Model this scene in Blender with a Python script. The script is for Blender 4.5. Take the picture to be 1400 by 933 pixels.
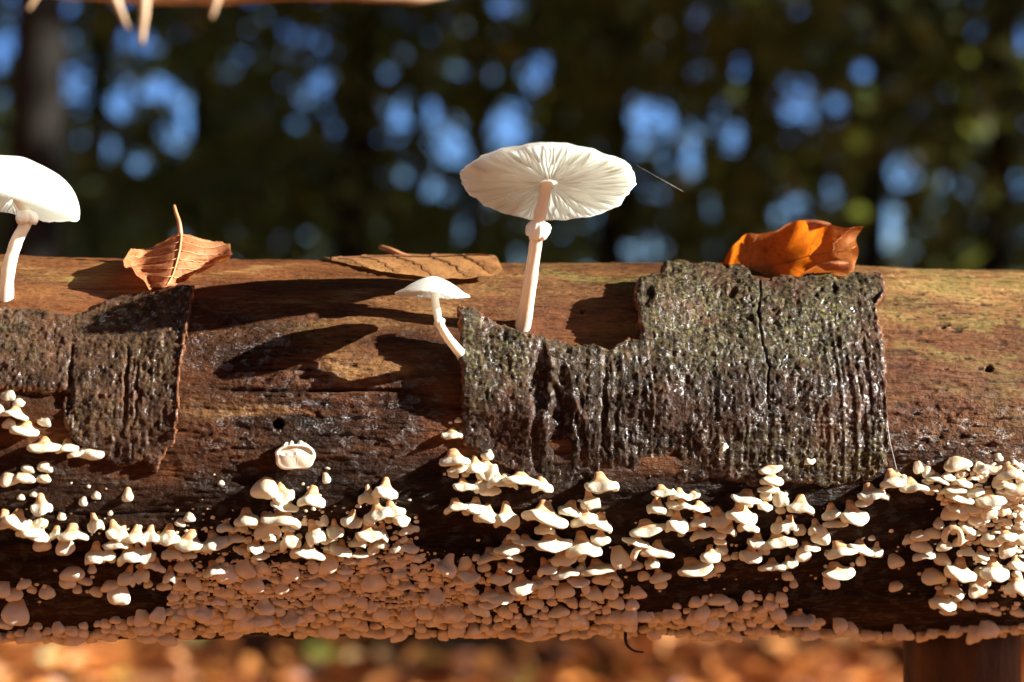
import bpy, math, random
import numpy as np
from mathutils import Vector, Matrix

for o in list(bpy.data.objects):
    bpy.data.objects.remove(o)
SC = bpy.context.scene
COL = SC.collection
PI = math.pi
rnd = random.Random(11)

# ------------------------------------------------------------------ camera, sky, sun, exposure
F_PX = 2750.0                       # focal length in photograph pixels (1400 wide)
CAM = np.array([0.0, -0.60, 0.62])
PITCH = math.atan(46.5 / F_PX)
cam_data = bpy.data.cameras.new('camera')
cam_data.sensor_width = 36.0
cam_data.lens = 36.0 * F_PX / 1400.0
cam_data.clip_start = 0.01
cam_data.clip_end = 3000.0
cam_data.dof.use_dof = True
cam_data.dof.focus_distance = 0.552
cam_data.dof.aperture_fstop = 9.6
cam_obj = bpy.data.objects.new('camera', cam_data)
COL.objects.link(cam_obj)
cam_obj.location = CAM
cam_obj.rotation_euler = (PI / 2 - PITCH, 0, 0)
SC.camera = cam_obj
SC.render.resolution_x, SC.render.resolution_y = 1024, 682
SC.view_settings.view_transform = 'Standard'
SC.view_settings.look = 'None'
SC.view_settings.exposure = 1.93
SC.view_settings.gamma = 1.0
SC.cycles.use_denoising = True
SC.cycles.max_bounces = 8
SC.cycles.transparent_max_bounces = 8
SC.cycles.sample_clamp_indirect = 6.0
SC.cycles.caustics_reflective = False
SC.cycles.caustics_refractive = False

SUN = np.array([1.0, -0.14, 0.40])
SUN /= np.linalg.norm(SUN)
SUN_EL = math.asin(SUN[2])
SUN_AZ = math.atan2(SUN[0], SUN[1])          # clockwise from +Y
world = bpy.data.worlds.new('World')
SC.world = world
world.use_nodes = True
wn = world.node_tree
bg = wn.nodes['Background']
sky = wn.nodes.new('ShaderNodeTexSky')
sky.sky_type = 'NISHITA'
sky.sun_disc = False
sky.sun_elevation = SUN_EL
sky.sun_rotation = SUN_AZ
sky.altitude = 300
sky.air_density = 1.0
sky.dust_density = 0.0
sky.ozone_density = 2.0
tint = wn.nodes.new('ShaderNodeMix'); tint.data_type = 'RGBA'; tint.blend_type = 'MULTIPLY'
tint.inputs[0].default_value = 1.0
tint.inputs[7].default_value = (0.36, 0.60, 1.20, 1)      # daylight white balance: the autumn sky reads deep blue
wn.links.new(sky.outputs[0], tint.inputs[6]); wn.links.new(tint.outputs[2], bg.inputs[0])
bg.inputs[1].default_value = 0.05
sun_data = bpy.data.lights.new('sun', 'SUN')
sun_data.energy = 5.0
sun_data.angle = math.radians(0.5)
sun_data.color = (1.0, 0.96, 0.88)
sun_obj = bpy.data.objects.new('sun', sun_data)
COL.objects.link(sun_obj)
sun_obj.location = (3, -1, 4)
sun_obj.rotation_euler = Vector(tuple(SUN)).to_track_quat('Z', 'Y').to_euler()

# ------------------------------------------------------------------ object helpers
def tag(o, label=None, cat=None, group=None, kind=None):
    if label: o['label'] = label
    if cat: o['category'] = cat
    if group: o['group'] = group
    if kind: o['kind'] = kind
    return o

def link(name, me, mats=None, parent=None):
    o = bpy.data.objects.new(name, me)
    COL.objects.link(o)
    if parent is not None: o.parent = parent
    if mats is not None:
        for m in (mats if isinstance(mats, (list, tuple)) else [mats]):
            me.materials.append(m)
    return o

def empty(name, loc=(0, 0, 0)):
    o = bpy.data.objects.new(name, None)
    o.location = loc
    o.empty_display_size = 0.01
    COL.objects.link(o)
    return o

def smooth(me):
    me.polygons.foreach_set('use_smooth', np.ones(len(me.polygons), dtype=bool))
    me.update()

def mesh_np(name, verts, faces, attrs=None, sm=True):
    """mesh from an (n,3) vertex array and an (m,3|4) face array"""
    verts = np.asarray(verts, dtype=np.float32); faces = np.asarray(faces, dtype=np.int32)
    k = faces.shape[1]
    me = bpy.data.meshes.new(name)
    me.vertices.add(len(verts)); me.vertices.foreach_set('co', verts.ravel())
    me.loops.add(faces.size); me.loops.foreach_set('vertex_index', faces.ravel())
    me.polygons.add(len(faces))
    me.polygons.foreach_set('loop_start', np.arange(0, faces.size, k, dtype=np.int32))
    me.polygons.foreach_set('loop_total', np.full(len(faces), k, dtype=np.int32))
    me.update(calc_edges=True)
    if attrs:
        for nm, val in attrs.items():
            a = me.attributes.new(nm, 'FLOAT', 'POINT')
            a.data.foreach_set('value', np.asarray(val, dtype=np.float32).ravel())
    if sm: smooth(me)
    return me

def grid_faces(nu, nv, wrap_u=False):
    """quads of a vertex grid stored as index = v*nu+u"""
    uu = np.arange(nu if wrap_u else nu - 1); vv = np.arange(nv - 1)
    U, V = np.meshgrid(uu, vv)
    U1 = (U + 1) % nu
    return np.stack([V * nu + U, V * nu + U1, (V + 1) * nu + U1, (V + 1) * nu + U], -1).reshape(-1, 4)

class MB:
    """collects simple shapes into one mesh"""
    def __init__(s): s.v = []; s.f = []; s.n = 0
    def add(s, v, f):
        v = np.asarray(v, float).reshape(-1, 3)
        s.v.append(v); s.f.extend([tuple(int(i) + s.n for i in q) for q in f]); s.n += len(v)
    def tube(s, pts, rad, seg=10, caps=True, sq=1.0):
        pts = np.asarray(pts, float); n = len(pts)
        rad = np.full(n, rad, float) if np.isscalar(rad) else np.asarray(rad, float)
        T = np.gradient(pts, axis=0); T /= np.linalg.norm(T, axis=1)[:, None] + 1e-12
        ref = np.array([0.0, 1, 0]) if abs(T[0][1]) < 0.9 else np.array([1.0, 0, 0])
        V = []
        for i in range(n):
            a = np.cross(T[i], ref); a /= np.linalg.norm(a) + 1e-12
            b = np.cross(T[i], a); ref = -np.cross(T[i], a) if False else ref
            for k in range(seg):
                t = 2 * PI * k / seg
                V.append(pts[i] + rad[i] * (math.cos(t) * a + sq * math.sin(t) * b))
        Fs = [tuple(q) for q in grid_faces(seg, n, True)]
        if caps:
            Fs.append(tuple(range(seg - 1, -1, -1))); Fs.append(tuple((n - 1) * seg + k for k in range(seg)))
        s.add(V, Fs)
    def mesh(s, name, sm=True):
        me = bpy.data.meshes.new(name)
        me.from_pydata(np.concatenate(s.v).tolist() if s.v else [], [], s.f)
        if sm: smooth(me)
        return me
    def build(s, name, mat, parent=None, sm=True):
        return link(name, s.mesh(name, sm), mat, parent)

def spline(ctrl, n):
    """Catmull-Rom through control points"""
    c = np.asarray(ctrl, float); m = len(c)
    p = np.vstack([2 * c[0] - c[1], c, 2 * c[-1] - c[-2]])
    t = np.linspace(0, m - 1 - 1e-9, n); i = t.astype(int); f = (t - i)[:, None]
    a, b, d, e = p[i], p[i + 1], p[i + 2], p[i + 3]
    return 0.5 * (2 * b + (d - a) * f + (2 * a - 5 * b + 4 * d - e) * f ** 2 + (3 * b - a - 3 * d + e) * f ** 3)

# ------------------------------------------------------------------ numpy noise
def _hash(ix, iy, seed):
    h = (ix.astype(np.int64) * 374761393 + iy.astype(np.int64) * 668265263 + seed * 974711) & 0xFFFFFFFF
    h = ((h ^ (h >> 13)) * 1274126177) & 0xFFFFFFFF
    h = ((h ^ (h >> 16)) * 2246822519) & 0xFFFFFFFF
    return (((h ^ (h >> 15)) & 0xFFFFFF) / float(0x1000000))
def vnoise(x, y, seed=0):
    x = np.asarray(x, float); y = np.asarray(y, float)
    ix = np.floor(x); iy = np.floor(y); fx = x - ix; fy = y - iy
    fx = fx * fx * fx * (fx * (fx * 6 - 15) + 10); fy = fy * fy * fy * (fy * (fy * 6 - 15) + 10)
    a = _hash(ix, iy, seed); b = _hash(ix + 1, iy, seed); c = _hash(ix, iy + 1, seed); d = _hash(ix + 1, iy + 1, seed)
    return (a + (b - a) * fx) * (1 - fy) + (c + (d - c) * fx) * fy
def fbm(x, y, seed=0, octv=3, gain=0.5):
    s = 0; a = 1.0; t = 0
    for k in range(octv):
        # turn each octave so the lattice does not show
        ca, sa = math.cos(0.6 * k), math.sin(0.6 * k)
        if k % 1 == 0: s = s + a * vnoise(x * 2 ** k + 17.3 * k, y * 2 ** k + 9.1 * k, seed + 31 * k)
        t += a; a *= gain
    return s / t * 2 - 1          # about -1..1
def ss(a, b, x):
    t = np.clip((x - a) / (b - a), 0, 1)
    return t * t * (3 - 2 * t)

# ------------------------------------------------------------------ photograph pixel <-> place
FWD = np.array([0, math.cos(PITCH), -math.sin(PITCH)]); UPV = np.array([0, math.sin(PITCH), math.cos(PITCH)])
RGT = np.array([1.0, 0, 0])
def ray(x, y):
    return FWD + RGT * ((x - 700) / F_PX) + UPV * ((466.5 - y) / F_PX)      # one unit of depth
def at(x, y, d): return CAM + ray(x, y) * d
def project(P):
    P = np.asarray(P) - CAM
    d = P @ FWD
    return 700 + F_PX * (P @ RGT) / d, 466.5 - F_PX * (P @ UPV) / d, d

# the log's own frame: along AX, round by theta (0 = towards the viewer, 90 deg = up)
PSI = math.radians(7.0)
AX = np.array([math.cos(PSI), math.sin(PSI), -0.0115]); AX /= np.linalg.norm(AX)
N0 = np.array([math.sin(PSI), -math.cos(PSI), 0.0])
UP3 = np.cross(N0, AX); UP3 = -UP3 if UP3[2] < 0 else UP3
LO = np.array([0.0, 0.0, 0.578]); LR = 0.0555
def log_point(ls, th, r):
    ls = np.asarray(ls)[..., None]; th = np.asarray(th)[..., None]; r = np.asarray(r)[..., None]
    return LO + ls * AX + r * (np.cos(th) * N0 + np.sin(th) * UP3)
def log_normal(th): return math.cos(th) * N0 + math.sin(th) * UP3
def pix2log(x, y, h=0.0):
    """(along, theta, point, depth) where the line of sight meets the log at radius LR+h; its edge where it passes by"""
    r = LR + h; d = ray(x, y); w = CAM - LO
    dp = d - AX * (d @ AX); wp = w - AX * (w @ AX)
    A = dp @ dp; B = 2 * dp @ wp; C = wp @ wp - r * r
    disc = B * B - 4 * A * C
    t = (-B - math.sqrt(max(disc, 0))) / (2 * A)
    P = CAM + d * t; q = P - LO; ls = q @ AX; qq = q - AX * ls
    return ls, math.atan2(qq @ UP3, qq @ N0), P, t
# ------------------------------------------------------------------ materials (procedural)
class NT:
    def __init__(s, name):
        s.m = bpy.data.materials.new(name); s.m.use_nodes = True
        s.t = s.m.node_tree; s.t.nodes.clear()
        s.out = s.n('ShaderNodeOutputMaterial')
    def n(s, typ, **kw):
        nd = s.t.nodes.new(typ)
        for k, v in kw.items(): setattr(nd, k, v)
        return nd
    def put(s, sock, v):
        if isinstance(v, bpy.types.NodeSocket): s.t.links.new(v, sock)
        elif v is not None:
            if hasattr(sock, 'default_value') and not isinstance(v, (int, float)) and len(v) == 3 and sock.type == 'RGBA': v = (*v, 1)
            sock.default_value = v
    def coord(s, kind='Object', scale=(1, 1, 1), rot=(0, 0, 0), loc=(0, 0, 0)):
        c = s.n('ShaderNodeTexCoord'); m = s.n('ShaderNodeMapping')
        s.t.links.new(c.outputs[kind], m.inputs[0])
        m.inputs['Scale'].default_value = scale; m.inputs['Rotation'].default_value = rot; m.inputs['Location'].default_value = loc
        return m.outputs[0]
    def noise(s, vec, scale, detail=4, rough=0.55, dist=0.0):
        n = s.n('ShaderNodeTexNoise'); s.put(n.inputs['Vector'], vec)
        n.inputs['Scale'].default_value = scale; n.inputs['Detail'].default_value = detail
        n.inputs['Roughness'].default_value = rough; n.inputs['Distortion'].default_value = dist
        return n.outputs[0]
    def vor(s, vec, scale, feature='F1', out=0):
        n = s.n('ShaderNodeTexVoronoi', feature=feature); s.put(n.inputs['Vector'], vec)
        n.inputs['Scale'].default_value = scale
        return n.outputs[out]
    def ramp(s, fac, stops, interp='LINEAR'):
        r = s.n('ShaderNodeValToRGB'); s.put(r.inputs[0], fac); r.color_ramp.interpolation = interp
        e = r.color_ramp.elements
        while len(e) < len(stops): e.new(0.5)
        for el, (p, c) in zip(e, stops):
            el.position = p; el.color = (c, c, c, 1) if isinstance(c, (int, float)) else (*c, 1)
        return r.outputs[0]
    def mix(s, fac, a, b, mode='MIX'):
        m = s.n('ShaderNodeMix', data_type='RGBA', blend_type=mode)
        s.put(m.inputs[0], fac); s.put(m.inputs[6], a); s.put(m.inputs[7], b)
        return m.outputs[2]
    def math(s, op, a, b=None, clamp=False):
        m = s.n('ShaderNodeMath', operation=op, use_clamp=clamp); s.put(m.inputs[0], a)
        if b is not None: s.put(m.inputs[1], b)
        return m.outputs[0]
    def attr(s, name):
        return s.n('ShaderNodeAttribute', attribute_name=name).outputs['Fac']
    def bump(s, h, dist, strength=1.0, normal=None):
        b = s.n('ShaderNodeBump'); s.put(b.inputs['Height'], h)
        b.inputs['Distance'].default_value = dist; b.inputs['Strength'].default_value = strength
        if normal is not None: s.put(b.inputs['Normal'], normal)
        return b.outputs[0]
    def pbsdf(s, col, rough=0.6, normal=None, spec=0.5, **kw):
        p = s.n('ShaderNodeBsdfPrincipled')
        s.put(p.inputs['Base Color'], col); s.put(p.inputs['Roughness'], rough)
        s.put(p.inputs['Specular IOR Level'], spec)
        if normal is not None: s.put(p.inputs['Normal'], normal)
        for k, v in kw.items(): s.put(p.inputs[k], v)
        return p.outputs[0]
    def trans(s, col, normal=None):
        p = s.n('ShaderNodeBsdfTranslucent'); s.put(p.inputs[0], col)
        if normal is not None: s.put(p.inputs['Normal'], normal)
        return p.outputs[0]
    def mixsh(s, fac, a, b):
        m = s.n('ShaderNodeMixShader'); s.put(m.inputs[0], fac); s.t.links.new(a, m.inputs[1]); s.t.links.new(b, m.inputs[2])
        return m.outputs[0]
    def end(s, sh):
        s.t.links.new(sh, s.out.inputs[0]); return s.m
    def rand(s):
        return s.n('ShaderNodeObjectInfo').outputs['Random']

def mat_wood():
    k = NT('weathered_wood')
    R = (0, -math.asin(AX[2]), -PSI)
    g = k.coord('Object', (9, 90, 90), (0, 0, -PSI))          # long grain
    fine = k.noise(g, 9, 6, 0.65)
    mid = k.noise(k.coord('Object', (28, 75, 75), (0, 0, -PSI)), 1.0, 5, 0.6, 0.6)
    big = k.noise(k.coord('Object', (12, 26, 26), (0, 0, -PSI), (3, 1, 2)), 1.0, 4, 0.6, 0.5)
    spk = k.noise(k.coord('Object', (420, 1300, 1300), (0, 0, -PSI)), 1.0, 3, 0.6)
    base = k.ramp(mid, [(0.30, (0.024, 0.009, 0.0035)), (0.45, (0.075, 0.027, 0.009)), (0.6, (0.15, 0.060, 0.019)), (0.75, (0.24, 0.115, 0.037))])
    red = k.ramp(fine, [(0.3, (0.07, 0.022, 0.009)), (0.7, (0.22, 0.075, 0.024))])
    c = k.mix(k.ramp(big, [(0.38, 0.75), (0.6, 0.0)]), base, red)
    c = k.mix(k.attr('red'), c, k.ramp(fine, [(0.3, (0.07, 0.024, 0.011)), (0.7, (0.20, 0.080, 0.038))]))
    tan = k.ramp(fine, [(0.3, (0.22, 0.105, 0.034)), (0.7, (0.44, 0.25, 0.095))])
    c = k.mix(k.math('MULTIPLY', k.attr('tan'), k.ramp(mid, [(0.35, 0.25), (0.55, 1.0)])), c, tan)
    lich = k.ramp(fine, [(0.3, (0.11, 0.085, 0.022)), (0.7, (0.27, 0.22, 0.065))])
    c = k.mix(k.math('MULTIPLY', k.attr('lichen'), k.ramp(k.noise(k.coord('Object', (60, 130, 130), (0, 0, -PSI)), 1.0, 5, 0.65), [(0.46, 0.0), (0.6, 1.0)])), c, lich)
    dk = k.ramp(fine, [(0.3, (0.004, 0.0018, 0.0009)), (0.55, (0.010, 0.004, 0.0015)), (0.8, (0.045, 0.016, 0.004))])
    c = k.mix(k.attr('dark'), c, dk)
    c = k.mix(k.math('MULTIPLY', k.ramp(spk, [(0.36, 0.75), (0.46, 0.0)]), k.ramp(big, [(0.42, 0.15), (0.6, 1.0)])), c, (0.02, 0.01, 0.006), 'MIX')
    c = k.mix(k.attr('pit'), c, (0.012, 0.006, 0.004))
    wet = k.attr('wet')
    wr = k.math('MULTIPLY', wet, k.ramp(k.noise(k.coord('Object', (260, 400, 400)), 1, 4), [(0.52, 0.0), (0.60, 1.0)]))
    rough = k.ramp(wr, [(0.0, 0.6), (1.0, 0.13)])
    glint = k.noise(k.coord('Object', (700, 1100, 1100), (0, 0, -PSI)), 1, 3, 0.7)
    b = k.bump(fine, 0.0008, 0.9)
    b = k.bump(k.math('MULTIPLY', glint, k.math('ADD', wet, 0.25)), 0.0012, 0.9, b)
    b = k.bump(spk, 0.0003, 0.9, b)
    return k.end(k.pbsdf(c, rough, b, k.ramp(wr, [(0.0, 0.10), (1.0, 0.75)])))

def mat_bark():
    k = NT('wet_bark')
    co = k.coord('Object', (1, 1, 1))
    n1 = k.noise(k.coord('Object', (380, 380, 230)), 1, 6, 0.7, 0.5)
    n2 = k.noise(k.coord('Object', (60, 60, 45)), 1, 4, 0.6)
    n3 = k.noise(k.coord('Object', (700, 700, 1100), (0, 0.5, 0)), 1, 4, 0.6)
    base = k.ramp(n1, [(0.32, (0.009, 0.006, 0.004)), (0.46, (0.025, 0.016, 0.010)), (0.6, (0.062, 0.040, 0.024)), (0.73, (0.11, 0.075, 0.046))])
    c = k.mix(k.ramp(n2, [(0.5, 0.0), (0.68, 0.65)]), base, k.ramp(n1, [(0.3, (0.045, 0.016, 0.009)), (0.7, (0.17, 0.072, 0.040))]))
    c = k.mix(k.math('MULTIPLY', k.math('MULTIPLY', k.ramp(n3, [(0.50, 0.0), (0.60, 0.9)]), k.ramp(n2, [(0.38, 1.0), (0.6, 0.35)])), k.attr('moss')), c,
              k.ramp(n1, [(0.3, (0.045, 0.048, 0.013)), (0.7, (0.22, 0.21, 0.075))]))
    pale = k.noise(k.coord('Object', (900, 900, 420)), 1, 3, 0.6)
    c = k.mix(k.math('MULTIPLY', k.ramp(pale, [(0.57, 0.0), (0.68, 0.7)]), k.attr('pale')), c, (0.20, 0.175, 0.11))
    c = k.mix(k.attr('rust'), c, k.ramp(n1, [(0.3, (0.020, 0.008, 0.004)), (0.7, (0.13, 0.052, 0.024))]))
    c = k.mix(k.attr('edge'), c, k.ramp(n1, [(0.3, (0.10, 0.03, 0.014)), (0.7, (0.34, 0.13, 0.05))]))
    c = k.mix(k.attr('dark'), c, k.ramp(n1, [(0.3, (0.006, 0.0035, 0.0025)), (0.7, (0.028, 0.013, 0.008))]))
    rough = k.ramp(k.noise(k.coord('Object', (330, 330, 260), (0, 0, 0), (5, 2, 1)), 1, 3), [(0.38, 0.10), (0.62, 0.42)])
    wv = k.noise(k.coord('Object', (1100, 1100, 160)), 1, 4, 0.6)        # fine upright fibres
    b = k.bump(wv, 0.0003, 0.6); b = k.bump(n1, 0.0005, 0.8, b); b = k.bump(n3, 0.0005, 0.9, b)
    spark = k.noise(k.coord('Object', (520, 520, 420), (0, 0, 0), (1, 7, 3)), 1, 4, 0.65)
    rough = k.ramp(spark, [(0.51, 0.6), (0.59, 0.07)])
    return k.end(k.pbsdf(c, rough, b, k.ramp(spark, [(0.51, 0.06), (0.59, 0.9)])))

def mat_cap(name, col, tr, trfac, warm=0.0, fibre=False):
    k = NT(name)
    n = k.noise(k.coord('Object', (60, 60, 60)), 1, 3)
    c = k.mix(k.ramp(n, [(0.35, 0.0), (0.7, 0.35)]), col, tuple(x * 0.86 for x in col))
    if warm:
        z = k.n('ShaderNodeSeparateXYZ'); k.put(z.inputs[0], k.n('ShaderNodeTexCoord').outputs['Object'])
        # pigment of the cap's centre, a faint tan disc in the cap's own space
        r = k.n('ShaderNodeVectorMath', operation='LENGTH'); k.put(r.inputs[0], k.coord('Object', (1, 1, 0)))
        c = k.mix(k.ramp(r.outputs['Value'], [(0.0, warm), (0.012, 0.0)]), c, (0.55, 0.36, 0.22))
    fib = k.noise(k.coord('Object', (900, 900, 60)), 1, 3)
    p = k.pbsdf(c, 0.38, k.bump(fib, 0.0002, 0.5) if fibre else None, 0.4)
    return k.end(k.mixsh(trfac, p, k.trans(tr)))

def mat_fungus(name, col, edge):
    """pale bracket: cream pigment, a little different on every copy, rusty towards the root"""
    k = NT(name)
    rv = k.rand()
    n = k.noise(k.coord('Object', (2.2, 2.2, 2.2)), 1, 4)
    c = k.mix(k.math('MULTIPLY', rv, 0.55), col, edge)
    c = k.mix(k.ramp(n, [(0.35, 0.0), (0.75, 0.28)]), c, tuple(x * 0.72 for x in edge))
    z = k.n('ShaderNodeSeparateXYZ'); k.put(z.inputs[0], k.n('ShaderNodeTexCoord').outputs['Object'])
    root = k.ramp(z.outputs[2], [(0.0, 0.0), (1.0, 1.0)])
    zz = k.math('ADD', z.outputs[2], 1.0)
    c = k.mix(k.ramp(zz, [(0.35, 0.0), (0.85, 0.7)]), c, (0.52, 0.27, 0.10))
    b = k.bump(k.noise(k.coord('Object', (6, 6, 6)), 1, 4), 0.0004, 0.5)
    p = k.pbsdf(c, 0.55, b, 0.35)
    return k.end(k.mixsh(0.25, p, k.trans((0.85, 0.68, 0.48))))

def mat_leaf(name, stops, trcol, trfac, rough=0.45):
    k = NT(name)
    n = k.noise(k.coord('Object', (150, 150, 150)), 1, 6, 0.68)
    f = k.noise(k.coord('Object', (800, 800, 800)), 1, 4, 0.65)
    c = k.ramp(n, stops)
    c = k.mix(k.ramp(f, [(0.34, 0.7), (0.46, 0.0)]), c, tuple(x * 0.45 for x in stops[0][1]))
    t = k.mix(k.ramp(n, [(0.36, 0.7), (0.52, 0.0)]), trcol, tuple(x * 0.38 for x in trcol))
    t = k.mix(k.ramp(f, [(0.34, 0.6), (0.44, 0.0)]), t, tuple(x * 0.3 for x in trcol))
    b = k.bump(f, 0.0004, 0.7)
    return k.end(k.mixsh(trfac, k.pbsdf(c, rough + 0.15, b, 0.22), k.trans(t)))

def mat_plain(name, c0, c1, scale, rough=0.7, spec=0.4, stretch=(1, 1, 1), bump=0.0):
    k = NT(name)
    n = k.noise(k.coord('Object', tuple(scale * s for s in stretch)), 1, 5, 0.6)
    b = k.bump(n, bump, 0.8) if bump else None
    return k.end(k.pbsdf(k.ramp(n, [(0.3, c0), (0.7, c1)]), rough, b, spec))

def mat_foliage(name, c0, c1, tr):
    k = NT(name)
    n = k.noise(k.coord('Object', (1.7, 1.7, 1.7)), 1, 4)
    isl = k.n('ShaderNodeNewGeometry').outputs['Random Per Island']
    c = k.mix(isl, c0, c1)
    c = k.mix(k.ramp(n, [(0.35, 0.5), (0.6, 0.0)]), c, tuple(x * 0.5 for x in c0))
    return k.end(k.mixsh(0.3, k.pbsdf(c, 0.5, None, 0.3), k.trans(tr)))

def mat_litter(name, bright=1.0):
    k = NT(name)
    isl = k.n('ShaderNodeNewGeometry').outputs['Random Per Island']
    c = k.ramp(isl, [(0.0, (0.06, 0.02, 0.008)), (0.3, (0.24, 0.075, 0.02)), (0.5, (0.64, 0.23, 0.055)), (0.8, (0.70, 0.28, 0.075)), (0.93, (0.66, 0.34, 0.15)), (0.97, (0.36, 0.36, 0.06))])
    return k.end(k.mixsh(0.2, k.pbsdf(c, 0.42, None, 0.5), k.trans((0.6, 0.2, 0.05))))

def mat_ground():
    k = NT('leaf_litter_soil')
    n = k.noise(k.coord('Object', (9, 9, 9)), 1, 6, 0.7)
    m = k.noise(k.coord('Object', (0.35, 0.35, 0.35)), 1, 4)
    c = k.ramp(n, [(0.3, (0.12, 0.04, 0.015)), (0.45, (0.56, 0.18, 0.05)), (0.65, (0.74, 0.30, 0.095))])
    c = k.mix(k.ramp(m, [(0.5, 0.0), (0.7, 0.4)]), c, (0.20, 0.15, 0.05))
    return k.end(k.pbsdf(c, 0.75, k.bump(n, 0.02, 0.8), 0.3))

M = {
    'wood': mat_wood(), 'bark': mat_bark(),
    'cap': mat_cap('porcelain_cap', (0.90, 0.91, 0.88), (0.95, 0.97, 0.94), 0.82, 0.0),
    'gill': mat_cap('white_gills', (0.91, 0.92, 0.88), (0.97, 0.99, 0.95), 0.8),
    'stem': mat_cap('peach_stem', (0.85, 0.73, 0.57), (0.88, 0.68, 0.48), 0.2, 0, True),
    'whitestem': mat_cap('white_stem', (0.86, 0.80, 0.68), (0.9, 0.75, 0.55), 0.25, 0, True),
    'ring': mat_cap('white_ring', (0.88, 0.83, 0.76), (0.9, 0.8, 0.65), 0.25),
    'fungus': mat_fungus('cream_fungus', (0.88, 0.85, 0.68), (0.85, 0.77, 0.55)),
    'stalk': mat_plain('rusty_stalk', (0.46, 0.21, 0.08), (0.72, 0.45, 0.23), 3.0, 0.6),
    'leaf_brown': mat_leaf('brown_beech_leaf', [(0.3, (0.32, 0.115, 0.045)), (0.55, (0.48, 0.19, 0.075)), (0.75, (0.57, 0.27, 0.12))], (0.75, 0.20, 0.03), 0.35),
    'leaf_tan': mat_leaf('tan_leaf', [(0.3, (0.28, 0.12, 0.04)), (0.6, (0.42, 0.20, 0.07)), (0.75, (0.50, 0.27, 0.11))], (0.6, 0.3, 0.08), 0.2),
    'orangevein': mat_plain('dark_orange_vein', (0.33, 0.105, 0.02), (0.44, 0.15, 0.03), 200, 0.5),
    'leaf_orange': mat_leaf('orange_leaf', [(0.3, (0.38, 0.12, 0.025)), (0.6, (0.52, 0.19, 0.04)), (0.75, (0.58, 0.27, 0.07))], (0.85, 0.20, 0.010), 0.58),
    'vein': mat_plain('pale_vein', (0.42, 0.19, 0.075), (0.62, 0.34, 0.17), 200, 0.5),
    'darkvein': mat_plain('dark_vein', (0.10, 0.035, 0.015), (0.22, 0.09, 0.03), 200, 0.6),
    'petiole': mat_plain('red_brown_leaf_stalk', (0.38, 0.13, 0.05), (0.58, 0.26, 0.12), 200, 0.5),
    'dead': mat_plain('pale_dead_wood', (0.42, 0.27, 0.15), (0.66, 0.48, 0.30), 60, 0.6, 0.4, (0.3, 1, 1), 0.0006),
    'post': mat_plain('weathered_post', (0.025, 0.010, 0.0035), (0.12, 0.050, 0.016), 110, 0.7, 0.25, (1, 1, 0.3), 0.003),
    'trunk': mat_plain('dark_trunk_bark', (0.007, 0.006, 0.005), (0.018, 0.015, 0.011), 14, 0.85, 0.2, (1, 1, 0.25), 0.02),
    'black': mat_plain('black_tendril', (0.012, 0.008, 0.006), (0.04, 0.02, 0.012), 300, 0.5),
    'thread': mat_plain('spider_silk', (0.75, 0.75, 0.75), (0.85, 0.85, 0.85), 10, 0.3),
    'green': mat_foliage('dark_green_leaves', (0.045, 0.075, 0.020), (0.16, 0.19, 0.040), (0.27, 0.33, 0.05)),
    'olive': mat_foliage('olive_yellow_leaves', (0.08, 0.095, 0.016), (0.27, 0.25, 0.030), (0.46, 0.41, 0.035)),
    'rust': mat_foliage('rusty_leaves', (0.04, 0.028, 0.010), (0.13, 0.075, 0.018), (0.24, 0.12, 0.02)),
    'litter': mat_litter('fallen_leaves'), 'ground': mat_ground(),
}
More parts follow.
